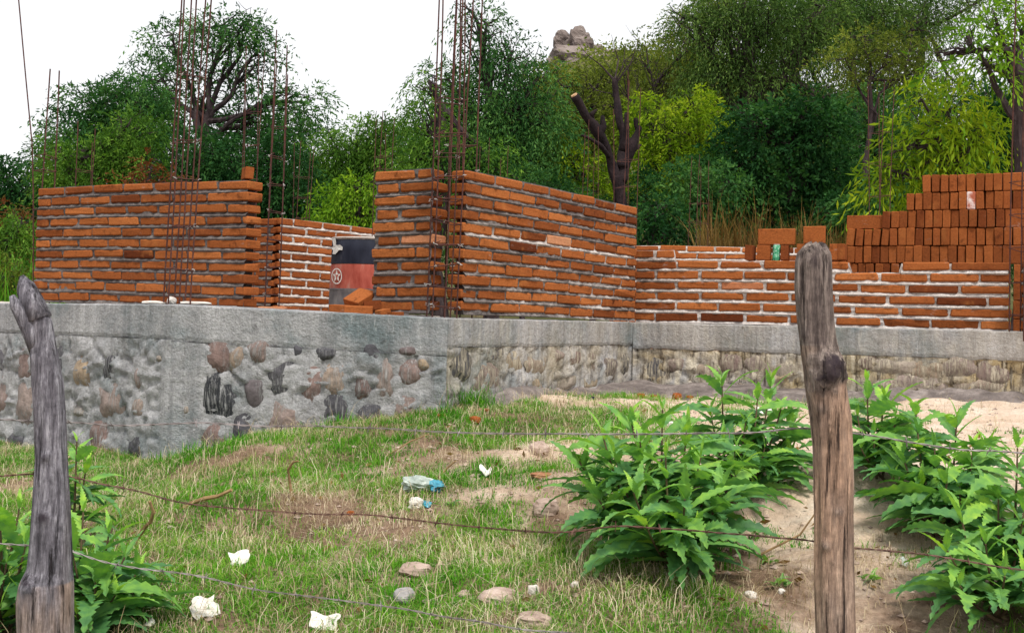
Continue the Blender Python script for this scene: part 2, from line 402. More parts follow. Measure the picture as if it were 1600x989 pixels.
    mo.box(A+U*L/2+Z*((top+b0)/2)-Nn*(depth/2), U*(L/2-.05), Z*(top-b0)/2, -Nn*(depth/2-.016), tm, ch=.002)
    base = A+U*L/2; e = empty(name, tuple(base), label, 'brick wall')
    br.build('brick_courses', [mat, BRP], e); mo.build('mortar', MORTAR, e)
    return A, U, Nn, L
Z3 = np.array([0, 0, 1.])
YL = lambda s: 133.2/s
lA, lB = W(50, 471.5, YL(16.2)), W(381, 483.3, YL(18.6))
brick_wall(lA, lB, 11, 'long brick wall with rough grey mortar on the left, one loose brick on its top', mtint=.05, tooth=.01)
pA, pB = W(578, 489, YL(20.15)), W(673, 490.6, YL(20.85))
brick_wall(pA, pB, 11, 'short narrow brick wall between the doorway with the oil drum and the rusty corner bars', mtint=.08, tooth=.03, pale=.08)
cA, cB = W(722, 491.7, YL(20.75)), W(990, 500.5, YL(16.25))
def cm(u, z):
    return .02+.7*math.exp(-((z-(.47-.03*u))/.05)**2)+(.35 if z < .33 else 0)
brick_wall(cA, cB, 11, 'brick wall slanting away from the rusty corner bars to the low white-mortared wall', mtint=.1, mfun=cm, ext1=.02, depth=.105)
rA, rB = W(990, 503.5, YL(16.1)), W(1578, 517.7, YL(18.25))
def rm(u, z): return .55+.5*min(1, max(0, u/1.2))
ru = lambda px: uat(rA, rB, px)
_, rU, rN, rL = brick_wall(rA, rB, 7, 'low brick wall with thick pale mortar in front of the stacked bricks', mtint=.9, mfun=rm, ext0=.0,
    ranges={5: [(0, ru(1326)), (ru(1409), rL0 := np.linalg.norm((rB-rA)[:2]))], 6: [(0, ru(1052))]}, phase=1)
xA, xB = W(400, 476, 9.95), W(424, 477, 9.9)
brick_wall(W(372, 476, 9.9), W(424, 478, 9.75), 10, 'dim strip of brick wall inside the house beside the doorway edge', mtint=.0, mat=BRD, down=5)
brick_wall(W(432, 476, 9.75), W(640, 488, 10.8), 10, 'brick wall with white mortar seen through the doorway behind the oil drum', mtint=.95, down=5, mat=BRD)
brick_wall(W(960, 452, 11.6), W(1330, 452, 12.4), 6, 'far low brick wall with white mortar behind the topped wall, below dry bushes', mtint=1.0, down=9)
brick_wall(W(1594, 518, 7.15), W(1720, 521, 6.6), 6, 'brick wall end just right of the rusty bars at the picture edge', mtint=.2, mat=BRD)

# ------------------------------------------------------------------ foundation walls
def px_on(A, U, Nn, px, py, o=0.):
    """point on vertical plane through A along U seen at pixel"""
    v = fw + rt*((px-800)/F) - up*((py-PPY)/F); n = Nn
    A2 = A+n*o; t = np.dot(A2-np.array([0, 0, E]), n)/np.dot(v, n); return v*t+np.array([0, 0, E])
def pillow(u, z, cu=.20, cz=.135):
    r_ = np.random.default_rng(5); J = r_.random((200, 60, 2)); gi = np.floor(u/cu).astype(int); gj = np.floor(z/cz).astype(int)
    ds = []
    for a in (-1, 0, 1):
        for b in (-1, 0, 1):
            i, j = (gi+a) % 200, (gj+b) % 60
            ds.append(np.hypot(((gi+a)+.15+.7*J[i, j, 0])*cu-u, (((gj+b)+.2+.6*J[i, j, 1])*cz-z)*1.3))
    ds = np.sort(np.array(ds), axis=0); e_ = np.clip((ds[1]-ds[0])/.035, 0, 1); return e_*(2-e_)
def foundation(A, B, label, beam, matb, matm, mats, stones, botz, bproud=.006, depth=.4, joint=None, stain=.5, e0=0, e1=0):
    D = B-A; L = np.linalg.norm(D[:2]); D2 = np.array([D[0]/L, D[1]/L, 0]); sl_ = D[2]/L
    Nn = np.array([D2[1], -D2[0], 0]); Nn = -Nn if Nn[1] > 0 else Nn
    e = empty('stone_foundation', ((A+B)/2)*np.array([1, 1, 0])+np.array([0, 0, botz]), label, 'foundation wall')
    # masonry face
    nu = int(L/.016); us = np.linspace(0, L, nu); ztop = lambda u: A[2]+sl_*u-beam
    nv = int((.0+ztop(0)-botz)/.016); mo = MB(); VV = []
    for k in range(nv+1):
        f = k/nv; P = A[None, :]+np.outer(us, D2); P[:, 2] = botz+(ztop(us)-botz)*f
        o = (fbm(P, 5, 21, 3)-.5)*.045+(fbm(P, 26, 25, 3)-.5)*.032
        rid = np.abs(((P[:, 2]*4.3+1.5*fbm(P, 2.2, 31, 2)) % 1)-.5); o += np.clip(.05-rid, 0, 1)*.45*(fbm(P, 4, 35, 2) > .5)
        o += pillow(us, P[:, 2])*(.018 if matm is CONC else .014)-.012
        if matm is CONC:
            sm = np.clip((us-.16)/.05, 0, 1) if len(stones) > 18 else np.clip((L-.05-us)/.04, 0, 1); o = o*sm+(1-sm)*(.012+(fbm(P, 30, 26, 3)-.5)*.012)
        o[0] = o[-1] = 0.0
        VV.append(P+Nn*o[:, None])
    mo.add(np.array(VV).reshape(-1, 3), [(k*nu+i, k*nu+i+1, (k+1)*nu+i+1, (k+1)*nu+i) for k in range(nv) for i in range(nu-1)])
    c = (A+B)/2; zt = (ztop(0)+ztop(L))/2
    mo.box(np.array([c[0], c[1], (zt+botz)/2-.01])-Nn*(depth/2+.02), D2*(L/2-.03), Z3*(zt-botz-.03)/2, -Nn*(depth/2-.0), .5)
    mo.build('masonry', matm, e, smooth=True)
    # cast cap beam
    bm_ = MB(); nb = 9; VV = []; rowsb = [(1.0, -.03), (1.0, 0), (.96, bproud), (.7, bproud), (.4, bproud), (.12, bproud), (.03, bproud-.004), (0, 0), (-.02, -.05)]
    for f, o_ in rowsb:
        P = A[None, :]+np.outer(us, D2); ed = (fbm(np.stack([us, us*0, us*0], -1), 9, 41, 3)-.5)*.022*(f < .2)
        P[:, 2] = A[2]+sl_*us-beam*(1-f)+ed+(fbm(P, 20, 44, 2)-.5)*.006*(f > .9)
        o = o_+(fbm(P, 3, 45, 3)-.5)*.012
        VV.append(P+Nn*o[:, None])
    P = VV[0]-Nn*depth; VV.insert(0, P)
    n = len(VV); bm_.add(np.array(VV).reshape(-1, 3), [(k*nu+i, (k+1)*nu+i, (k+1)*nu+i+1, k*nu+i+1) for k in range(n-1) for i in range(nu-1)])
    for q in (0, nu-1):
        bm_.add([VV[k][q] for k in range(n)], [tuple(range(n))])
    bm_.build('concrete_cap', matb, e, smooth=False)
    for si, (px, py, w_, h_, t, *_) in enumerate(stones):
        st = MB(); Pc = px_on(A, D2, Nn, px, py, .0); s = Pc[1]/F; rx, rz = max(w_*.66*s, .015)/max(.5, abs(D2[0])), h_*.66*s
        nr, na = 6, 18; V = []
        for i in range(nr+1):
            q = i/nr
            for j in range(na):
                th = 2*math.pi*j/na; pw = 2.2+1.6*vn(np.array([si*2.3, 0, 0])); sup = (abs(math.cos(th))**pw+abs(math.sin(th))**pw)**(-1/pw)
                rr = q*sup*(1+.22*(vn(np.array([math.cos(th)*1.6+si*3, math.sin(th)*1.6, si*1.7]), 1, 5)-.5)*2)
                pp = Pc+D2*rx*rr*math.cos(th)+Z3*rz*rr*math.sin(th)
                d = (.030 if matm is CONC else .020)*(1-q**2.6)-.011; d += (fbm(pp, 12, 3, 3)-.5)*.034
                V.append(pp+Nn*d)
        Fc = [(i*na+j, i*na+(j+1) % na, (i+1)*na+(j+1) % na, (i+1)*na+j) for i in range(nr) for j in range(na)]
        st.add(V, Fc, min(1, max(0, t))); st.build('set_stone', mats, e, smooth=True)
    return e, A, D2, Nn
SL = [(2,560,14,34,.2),(40,568,28,48,.45),(95,563,20,50,.1),(127,582,30,44,.8),(171,573,28,40,.08),(218,590,20,34,.55),(172,626,48,50,.58),
      (218,635,24,30,.65),(40,626,42,56,.6),(5,615,20,50,.5),(122,642,18,14,.95),(25,690,44,26,.1),(155,690,36,44,.4),(213,697,34,40,.08),(250,560,10,10,.9),(85,690,16,24,.2)]
SM = [(342,557,40,44,.4),(370,562,20,34,.72),(343,616,42,66,0),(405,550,32,30,.5),(398,612,24,40,.25),(465,550,16,20,.1),(440,590,38,58,.15),(487,600,30,60,.42),(523,588,40,44,.68),
      (510,552,30,18,.1),(580,556,26,34,.1),(566,602,22,38,.38),(602,590,26,54,.6),(640,583,28,40,.45),(636,548,30,14,.3),(661,568,17,18,.8),(523,640,44,44,.1),(577,650,34,30,.1),
      (636,640,36,44,.5),(445,655,52,50,.55),(380,672,26,54,.1),(332,685,38,36,.4),(292,640,10,14,.9)]
SC = [(725,568,26,46,.12),(777,553,18,20,.2),(802,566,22,28,.8),(762,594,38,40,.48),(840,570,30,26,.7),(872,556,22,16,.5),(900,562,22,24,.4),(930,567,22,32,.5),(955,574,20,28,.3),(978,570,12,26,.1),(835,600,26,20,.8),(885,595,30,22,.9),(925,598,24,16,.8)]
SR = [(1024,585,26,40,.15),(1056,570,20,18,.5),(1095,578,30,20,.7),(1142,568,26,24,.45),(1185,572,30,28,.6),(1228,580,40,36,.9),(1352,568,28,20,.4),(1395,572,56,20,.9),(1450,578,36,24,.75),(1500,572,40,28,.6),(1548,582,34,30,.45),(1075,600,26,18,.4),(1440,602,60,24,.6),(1530,604,50,20,.7),(1380,604,34,20,.45),(1160,604,34,20,.4)]
fC0, fC1, fC2 = W(270, 475.5, 6.4), W(700, 497, 6.18), W(990, 503.2, 8.12)
fL = W(-60, 473, 7.9)
foundation(fL, fC0, 'grey stone foundation with few pinkish stones behind the left fence post, ending at the seam', .19, CONC, CONC, STONE, SL, E-1.25)
foundation(fC0, fC1, 'grey stone foundation with many streaked dark and red stones below the doorway', .2, CONC, CONC, STONE, SM, E-1.2)
foundation(fC1+np.array([0.0, .0, 0]), fC2, 'weathered foundation with tan streaks under the slanting brick wall', .155, CONCC, CONCM, STONEB, SC, E-.85)
rFA = W(990, 503.6, 8.1); rFB = W(1640, 519, 7.05)
foundation(rFA, rFB, 'ochre stained foundation under the low pale-mortared brick wall', .175, CONCC, CONCB, STONEB, SR, E-.85)
# wider ledge behind the left foundations, up to the brick walls
lg = MB()
a_, b_, c_, d_ = fL, fC0, fC1, cA
back = [W(-60, 468, 8.9), lA+np.array([0, .3, 0]), lB+np.array([0, .3, 0]), pA+np.array([0, .3, 0]), pB+np.array([.0, .3, 0])]
fr = [fL, (fL*.6+fC0*.4), fC0, (fC0*.4+fC1*.6), fC1]
n_ = 60; pf = lambda L_, t: L_[min(int(t*4), 3)]*(1-(t*4-min(int(t*4), 3)))+L_[min(int(t*4), 3)+1]*(t*4-min(int(t*4), 3))
VV = []
for i in range(n_+1):
    t = i/n_; p0, p1 = pf(fr, t), pf(back, t)
    for k in range(9):
        q = p0+(p1-p0)*(k/8.); q = q+np.array([0, .02 if k == 0 else 0, -.012-.01*(k == 0)+.008*rnd.random()]); VV.append(q)
    q = p1.copy(); q[2] -= .4; VV.append(q)
lg.add(VV, [(i*10+k, (i+1)*10+k, (i+1)*10+k+1, i*10+k+1) for i in range(n_) for k in range(9)])
LEDGE = m_noise('dusty_concrete', [(.3, (.3, .27, .25)), (.5, (.5, .45, .41)), (.7, (.68, .62, .57))], 6)
lg.build('concrete_ledge', LEDGE, label='dusty concrete ledge between the left foundations and the brick walls', cat='ledge')
# trowelled footing of mud and mortar at the foot of the two right foundations
ft = MB(); VV = []
path = [(W(735, 628, 6.35), .05), (W(800, 622, 6.8), .16), (W(880, 615, 7.45), .2), (W(975, 609, 7.9), .24), (W(1080, 612, 7.75), .16), (W(1300, 618, 7.5), .08), (W(1460, 622, 7.3), .11), (W(1600, 626, 7.05), .06)]
for i in range(90):
    t = i/89*(len(path)-1); k = min(int(t), len(path)-2); f = t-k; p = path[k][0]*(1-f)+path[k+1][0]*f; wd = path[k][1]*(1-f)+path[k+1][1]*f
    wd *= .7+.6*vn(np.array([i*.35, 0, 0]))
    for j in range(9):
        y = p[1]+.14-(wd*1.8+.18)*j/8; x = p[0]; z = float(gz(x, y))+.085*(1-(j/8.)**1.6)-.012+.02*(vn(np.array([x*14, y*14, 0]))-.5); VV.append((x, y, z if j < 8 else z-.03))
ft.add(VV, [(i*9+j, i*9+j+1, (i+1)*9+j+1, (i+1)*9+j) for i in range(89) for j in range(8)])
ft.build('mortar_spill', m_noise('mud', [(.3, (.10, .085, .08)), (.5, (.20, .17, .16)), (.7, (.40, .35, .33))], 7, bst=.9, bd=.02), smooth=True, kind='stuff', label='grey spilt mortar and mud along the foot of the right foundations', cat='mortar')
# ------------------------------------------------------------------ loose bricks
def brick_mesh(k, L=.26, H=.12, Th=.053):
    b = MB(); V = []
    b.box((0, 0, H/2), (Th/2, 0, 0), (0, L/2, 0), (0, 0, H/2), .5, ch=.0045, jit=.0012)
    V = np.concatenate(b.v); V = V+(np.random.default_rng(k).normal(0, .0012, V.shape))
    me = bpy.data.meshes.new('brick'); me.from_pydata(V.tolist(), [], b.f)
    a = me.attributes.new('tint', 'FLOAT', 'POINT'); a.data.foreach_set('value', np.full(len(V), [.3, .45, .6, .5, .75, .15, .4, .55][k % 8], np.float32))
    me.materials.append([BR, BR, BR, BR, BRP if k == 4 else BR, BRD, BR, BRD][k % 8]); me.update(); return me
BM = [brick_mesh(k) for k in range(8)]
def m_brick_white():
    m, nt, p, P, T = newmat('brick_limewashed', .9, .15)
    c = mix(nt, (.40, .12, .07), (.72, .62, .60), rmp(nt, noise(nt, P, 14, 5, .7), .42, .58)); col(nt, p, c); bump(nt, p, noise(nt, P, 60), .6, .006); return m
BRW = m_brick_white()
def brick(loc, rot, label, k=None, scale=(1, 1, 1), group=None, mat=None, cat='brick'):
    me = BM[rnd.choice([0, 0, 1, 1, 2, 3, 5, 6, 7])] if k is None else BM[k]
    if mat: me = me.copy(); me.materials.clear(); me.materials.append(mat)
    o = bpy.data.objects.new('brick', me); COL.objects.link(o); o.location = loc; o.rotation_euler = rot; o.scale = scale
    return tag(o, label, cat, group)
ORD = ['', 'first', 'second', 'third', 'fourth', 'fifth', 'sixth', 'seventh', 'eighth', 'ninth', 'tenth', 'eleventh', 'twelfth', 'thirteenth', 'fourteenth', 'fifteenth',
       'sixteenth', 'seventeenth', 'eighteenth', 'nineteenth', 'twentieth', 'twenty-first', 'twenty-second', 'twenty-third', 'twenty-fourth', 'twenty-fifth', 'twenty-sixth', 'twenty-seventh', 'twenty-eighth']
WA = math.atan2(rU[1], rU[0])
def stackY(px): return 8.12-(px-1440)*.0021
sA, sB = W(1150, 505, stackY(1150)), W(1640, 511, stackY(1640)); sD = (sB-sA); sL = np.linalg.norm(sD[:2]); sD = sD/sL; sAng = math.atan2(sD[1], sD[0])
def su(px): return uat(sA, sB, px)
z0 = W(1440, 439.5, stackY(1440))[2]
rowsS = [('topmost row', 5, 1440, {}), ('second row down', 4, 1414, {8: 'w'}), ('third row down', 3, 1377, {}), ('fourth row down', 2, 1320, {}),
         ('fifth row down', 1, 1297, {}), ('bottom row', 0, 1327, {})]
SG = 'bricks stacked on edge behind the low wall'
for rn, k, x0, sp in rowsS:
    u = su(x0); n = 0; lean = 0
    umax = su(1618) if k else su(1414)
    while u < umax:
        n += 1; wide = (k in (5, 3, 1) and abs(u-su(1566)) < .035)
        p = sA+sD*u; z = z0+k*.1215+rnd.uniform(-.001, .001)
        left = rn in ('fourth row down',) and n < 8
        lean = (.10 if left and n in (1, 2, 4, 5) else rnd.uniform(-.015, .03)) if n < 12 else rnd.uniform(-.012, .012)
        lab = '%s brick from the left in the %s of the edge-laid stack' % (ORD[n], rn)
        if wide:
            nrm = np.array([-sD[1], sD[0]]); q = p[:2]+sD[:2]*.13+nrm*.027
            brick((q[0], q[1], z), (0, 0, sAng+math.pi/2), 'wide sideways '+lab, group=SG); u += .264
        else:
            nrm = np.array([-sD[1], sD[0]]); q = p[:2]+sD[:2]*.027+nrm*(.13+rnd.uniform(-.008, .008))
            brick((q[0], q[1], z), (0, lean, sAng+rnd.uniform(-.02, .02)), ('whitewashed '+lab) if sp.get(n) == 'w' else lab, mat=BRW if sp.get(n) == 'w' else None, group=SG,
                  scale=(rnd.uniform(.94, 1.05), 1, rnd.uniform(.97, 1.005))); u += .0555+abs(lean)*.02+(.001 if lean < .05 else .004)
# earth fill that carries the brick stack inside the room
ef = MB(); VV = []
for i in range(22):
    for j in range(13):
        p = W(1160+i*20, 505, stackY(1160+i*20)); y = p[1]+j*.1-.05; z = z0-.004-(0 if 0 < i < 21 and 0 < j < 12 else .75)+.0*rnd.random()
        VV.append((p[0], y, z))
ef.add(VV, [(i*13+j, i*13+j+1, (i+1)*13+j+1, (i+1)*13+j) for i in range(21) for j in range(12)])
ef.build('earth_fill', SOIL, kind='structure')

for k in (0, -1, -2, -3):
    for n_ in range(3):
        p = sA+sD*(su(1583)+n_*.0575); nrm = np.array([-sD[1], sD[0]]); q = p[:2]+sD[:2]*.027+nrm*.13
        brick((q[0], q[1], z0+k*.1215), (0, rnd.uniform(-.01, .01), sAng), '%s brick of three in the %s row of the gap behind the right edge bars' % (ORD[n_+1], ['top', 'second', 'third', 'lowest'][-k]), group=SG)
# long brick lying along the fourth row's top left
p = sA+sD*su(1350); nrm = np.array([-sD[1], sD[0]])
brick((p[0]+nrm[0]*.04, p[1]+nrm[1]*.04, z0+3*.1215-.003), (0, 0.03, sAng+math.pi/2), 'long-side brick left of the third stack row, its upper edge rising to the right', k=1, scale=(1, 1.0, .8), group=SG)
# bricks standing on top of the low wall
wt = lambda px: rA+rU*ru(px)-rN*.065
def on_wall(px, z, ang, label, k=None, sc=(1, 1, 1), tilt=0, dn=0.0):
    q = wt(px)-rN*dn; brick((q[0], q[1], q[2]+z), (0, tilt, WA+ang), label, k=k, scale=sc)
zt = 6*PIT+.004
on_wall(1168, zt, 0, 'dark upright brick at the left end of the loose bricks near the green can', 5, (1, .45, .85), dn=.0)
on_wall(1190, zt, math.pi/2, 'upright brick left of the green can, under the long loose brick', 1, (1, .34, .86))
on_wall(1223, zt, math.pi/2, 'narrow upright brick right of the green can, under the long loose brick', 5, (1, .2, .86))
on_wall(1209, zt+.106, math.pi/2, 'long loose brick bridging the two short ones over the green can', 2, (1, .95, .9), dn=.01)
on_wall(1250, zt, 0, 'brick just left of the right fence post, under the big loose brick', 0, (1, .45, .9))
on_wall(1262, zt, 0, 'brick half hidden by the right fence post, under the big loose brick', 1, (1, .45, .9))
on_wall(1269, zt+.112, math.pi/2, 'big loose brick standing above the top of the right fence post', 2, (1, .54, .97))
on_wall(1301, zt, 0, 'brick right of the right fence post top on the low wall', 3, (1, .45, .9))
on_wall(1313, zt, 0, 'brick at the left foot of the edge-laid stack on the low wall', 0, (1, .45, .9), dn=.0)
# on top of the left wall
lU = (lB-lA)/np.linalg.norm((lB-lA)[:2])
q = lA+lU*uat(lA, lB, 376)+np.array([0, .065, 11*PIT+.003])
brick(tuple(q), (.0, .05, math.atan2(lU[1], lU[0])+1.0), 'single loose brick on top of the left brick wall near its right end', 1, (1, .38, .62))
# broken bricks in the doorway
def loose(px, py, Y, rot, sc, label, k=None):
    q = W(px, py, Y); brick(tuple(q), rot, label, k=k, scale=sc, cat='brick')
R = math.radians
loose(531, 484.5, 6.55, (0, R(88), R(80)), (1, .5, .9), 'flat brick under the tilted one at the left of the doorway rubble', 1)
loose(560, 486, 6.45, (0, R(90), R(95)), (1, .6, .9), 'flat brick at the front of the doorway rubble, beside the drum foot', 2)
loose(549, 476, 6.62, (R(18), R(60), R(62)), (1, .55, 1.15), 'tilted brick leaning on top of the doorway rubble before the drum', 2)
loose(568, 478, 6.6, (R(10), R(84), R(20)), (1, .4, .8), 'small brick piece wedged between the tilted brick and the short wall', 5)
loose(424, 484, 6.75, (0, R(90), R(88)), (.6, .6, .9), 'pale brick slab lying flat at the left side of the doorway', 4)
loose(447, 483, 6.8, (0, R(90), R(70)), (.55, .4, .7), 'small flat brick piece lying just right of the pale slab', 1)
loose(590, 489, 6.35, (0, R(80), R(30)), (.5, .3, .5), 'thin brick chip on the ledge before the short wall', 2)
loose(622, 491, 6.3, (0, R(94), R(130)), (.5, .3, .4), 'flat broken chip on the ledge below the middle of the short wall', 0)
# ------------------------------------------------------------------ reinforcement cages
def cage(px, py, Y, w_, tops, stir, label, r=.0045, ang=.5, lean=(0, 0), ties=False, grp='rusty reinforcement cages'):
    """tops: heights of bars above the foot; stir: heights of the stirrups"""
    b = W(px, py, Y); e = empty('rebar_cage', tuple(b), label, 'rebar cage', grp)
    c, s = math.cos(ang), math.sin(ang); offs = [(-1, -1), (1, -1), (1, 1), (-1, 1), (0, -1), (0, 1)][:len(tops)]
    for k, (ox, oy) in enumerate(offs):
        x, y = (ox*c-oy*s)*w_/2, (ox*s+oy*c)*w_/2; H = tops[k]; n = 9; P = []
        bx, by = rnd.uniform(-.02, .02)*H, rnd.uniform(-.02, .02)*H
        for i in range(n):
            t = i/(n-1); z = -.05+(H+.05)*t
            P.append(b+np.array([x+lean[0]*z+bx*t*t+rnd.uniform(-.0015, .0015), y+lean[1]*z+by*t*t, z]))
        m = MB(); m.tube(P, r, 6); m.build('bar', RUST, e)
    for h in stir:
        m = MB(); P = []
        g = w_/2+r*1.2; jt = rnd.uniform(-.01, .01)
        for ox, oy in [(-1, -1), (1, -1), (1, 1), (-1, 1), (-1, -1)]:
            x, y = (ox*c-oy*s)*g, (ox*s+oy*c)*g; P.append(b+np.array([x+lean[0]*h, y+lean[1]*h, h+ox*jt+rnd.uniform(-.004, .004)]))
        P.append(P[-1]+np.array([.03*c, .03*s, .015]))
        PP = []
        for i in range(len(P)-1): PP += [P[i]*(1-t)+P[i+1]*t for t in (0.02, .5, .98)]
        m.tube(PP, r*.62, 5); st_ = m.build('stirrup', RUST, e)
        if ties:
            for q in range(4):
                m = MB(); ctr = P[q]; pts = [ctr+np.array([rnd.uniform(-.016, .016), rnd.uniform(-.016, .010), rnd.uniform(-.012, .012)]) for _ in range(6)]; m.tube(pts, .0014, 4)
                if rnd.random() < .6: m.build('wire_tie', TIE, st_)
    return e
H1 = [2.3, 2.35, 2.25, 2.3]
cage(276, 477, 6.62, .12, H1+[2.2, 2.0], [.2, .44, .70, .96-.04, 1.35*.95], 'tall rusty rebar cage standing before the left brick wall', ang=.5, lean=(.018, 0), ties=True)
cage(690, 494, 6.3, .13, [2.4, 2.3, 2.35, 2.4, 2.2], [.05, .15, .27, .38, .5, .62, .74, .86, .97, 1.15], 'thick rusty rebar cage at the corner, hugging the short brick wall', ang=.3, lean=(.012, 0), ties=True)
cage(716, 490, 6.55, .11, [2.5, 2.4, 2.45, 1.9], [.08, .22, .36, .5, .64, .78, .93], 'rusty rebar cage in the corner gap beside the slanting brick wall', ang=.7, lean=(-.008, 0), ties=True)
cage(425, 478, 8.6, .1, [2.0, 1.9, 1.7, 1.8], [.08, .28, .48, .68, .88, 1.08, 1.3], 'rebar cage in the doorway at the inner wall corner', ang=.2, ties=True, r=.0045)
# left wall end, bars splayed
e = cage(61, 466, 8.35, .1, [1.62, 1.62], [.35, .62, .9, 1.0], 'splayed thin bars behind the far left end of the left wall', ang=.9, r=.005)
m = MB(); m.tube([W(52, 470, 8.3), W(52, 300, 8.3), W(50, 225, 8.3), W(40, 120, 8.3), W(29, 0, 8.3)], .005, 5); m.build('bar', RUST, e)
far = [(122, 470, 9.6, .12, [1.45, 1.4, 1.3, 1.4], [.9, 1.05], 'distant rebar cage seen behind the left half of the left wall'),
       (383, 476, 8.9, .1, [1.95, 1.9, 1.95, 1.7], [.95, 1.2, 1.45], 'rebar cage rising behind the loose brick on the left wall'),
       (465, 478, 11.5, .12, [1.6, 1.55, 1.5, 1.6], [.85, 1.05, 1.25], 'thin rebar cage beyond the white-mortared wall in the doorway'),
       (590, 486, 9.2, .1, [1.55, 1.5, 1.4, 1.5], [1.1, 1.2], 'rebar cage top showing above the left edge of the short wall'),
       (765, 488, 11.3, .2, [1.65, 1.6, 1.5, 1.6], [1.2], 'thin rebar cage behind the left third of the slanting wall top'),
       (918, 494, 11.2, .12, [1.85, 1.8, 1.7, 1.75], [1.1, 1.4], 'thin rebar cage just left of the dead cut tree'),
       (974, 497, 9.0, .12, [1.8, 1.75, 1.9, 1.6], [1.0, 1.2], 'rebar cage in front of the dead cut tree trunk'),
       (1088, 500, 12.2, .15, [1.7, 1.65, 1.6, 1.7], [1.0, 1.2], 'thin rebar cage above the far low wall before the dry bushes'),
       (1372, 505, 9.3, .1, [1.9, 1.85, 1.8, 1.9], [1.0, 1.25, 1.5], 'rebar cage rising behind the step of the brick stack')]
for a in far: cage(*a[:6], a[6], r=.0034, ang=.4)
cage(1597, 520, 7.12, .1, [2.3, 2.3, 2.2, 2.25], [.1, .3, .5, .7, .9], 'rusty rebar cage at the right picture edge beside the low wall', ang=.5, ties=False)

# ------------------------------------------------------------------ oil drum
dc = W(577, 486, 8.45); dc[2] = float(gz(dc[0], dc[1])); DR = .285; ztop = W(545, 371.5, 8.3)[2]; DH = ztop-dc[2]
dr = empty('oil_drum', tuple(dc), 'old steel oil drum banded dark blue and red with a white star emblem', 'oil drum')
DK = m_noise('drum_dark', [(.35, (.010, .012, .022)), (.6, (.025, .028, .045)), (.72, (.16, .16, .18))], 9, .7, 60, .3, .003, (1, 1, .35), spec=.15)
DRD = m_noise('drum_red', [(.3, (.28, .05, .035)), (.5, (.44, .11, .08)), (.66, (.48, .26, .21))], 9, .75, 60, .3, .003, (1, 1, .35), spec=.12)
DGR = m_noise('drum_grey', [(.3, (.06, .055, .06)), (.55, (.14, .13, .14)), (.74, (.26, .24, .23))], 6, .6, 60, .3, .003, (1, 1, .4))
WHT = m_noise('white_paint', [(.3, (.55, .53, .5)), (.6, (.78, .77, .74))], 14, .6, spec=.3)
def lathe(prof, n=64):
    m = MB(); V = []; 
    for r, z in prof:
        for k in range(n):
            th = 2*math.pi*k/n; dent = .006*math.sin(th*3+z*5)*(r > .2)
            V.append((dc[0]+(r+dent)*math.cos(th), dc[1]+(r+dent)*math.sin(th), z))
    m.add(V, [(i*n+k, i*n+(k+1) % n, (i+1)*n+(k+1) % n, (i+1)*n+k) for i in range(len(prof)-1) for k in range(n)]); return m
pz = lambda py: W(545, py, 8.2)[2]
lathe([(DR, pz(452.6)), (DR, pz(462)), (DR, dc[2]+.3), (DR+.008, dc[2]+.29), (DR, dc[2]+.28), (DR, dc[2]-.02)]).build('lower_band', DGR, dr, smooth=True)
lathe([(DR, pz(451.6)), (DR+.001, pz(432)), (DR, pz(412.6))]).build('red_band', DRD, dr, smooth=True)
lathe([(DR+.001, pz(411.6)), (DR, pz(392)), (DR, pz(375)), (DR-.02, ztop-.012)]).build('upper_band', DK, dr, smooth=True)
lathe([(DR+.010, pz(450.7)), (DR+.010, pz(453))]).build('rolled_ring', DGR, dr, smooth=True)
lathe([(DR-.012, ztop-.02), (DR+.002, ztop-.010), (DR+.006, ztop-.004), (DR+.003, ztop+.002), (DR-.01, ztop), (DR-.014, ztop-.3)]).build('top_rim', LEDGE, dr, smooth=True)
def dpt(px, py, o=.0035):
    v = fw + rt*((px-800)/F) - up*((py-PPY)/F); ox, oy = -dc[0], -dc[1]
    R_ = DR+.006+o; a = v[0]**2+v[1]**2; b = 2*(v[0]*ox+v[1]*oy); c = ox*ox+oy*oy-R_*R_; disc = b*b-4*a*c
    t = (-b-math.sqrt(max(disc, 0)))/(2*a); return v*t+np.array([0, 0, E])
def decal(pts, name, mat, o=.0035):
    m = MB(); P = [dpt(x, y, o) for x, y in pts]; c = np.mean([[x, y] for x, y in pts], axis=0); P.append(dpt(c[0], c[1], o))
    n = len(pts); m.add(P, [(i, (i+1) % n, n) for i in range(n)]); m.build(name, mat, dr)
cx, cy = 526.0, 431.5; ax_, ay_ = 8.3, 12.3
m = MB(); ring = []
for k in range(40):
    th = 2*math.pi*k/40; ring += [dpt(cx+ax_*math.cos(th), cy+ay_*math.sin(th)), dpt(cx+(ax_-1.3)*math.cos(th), cy+(ay_-1.5)*math.sin(th))]
m.add(ring, [(2*k, (2*k+2) % 80, (2*k+3) % 80, 2*k+1) for k in range(40)]); m.build('emblem_ring', WHT, dr)
star = [(cx+(6.6 if k % 2 == 0 else 2.9)*math.sin(math.pi*k/5), cy-(10.2 if k % 2 == 0 else 4.2)*math.cos(math.pi*k/5)) for k in range(10)]
decal(star, 'emblem_star', WHT)
decal([(cx-2.6, cy-2.2), (cx+2.6, cy-2.2), (cx+2.6, cy-.6), (cx+.8, cy-.6), (cx+.8, cy+4.5), (cx-.8, cy+4.5), (cx-.8, cy-.6), (cx-2.6, cy-.6)], 'emblem_letter', DRD, .006)
decal([(519, 373), (524, 372.5), (525, 378), (523.5, 382), (527, 383.5), (531, 382.5), (535.5, 386), (535, 391), (530, 390.5), (527, 394), (524, 397.5), (519.5, 397), (520.5, 391), (517.6, 388), (521, 384), (520, 378)], 'white_figure', WHT)

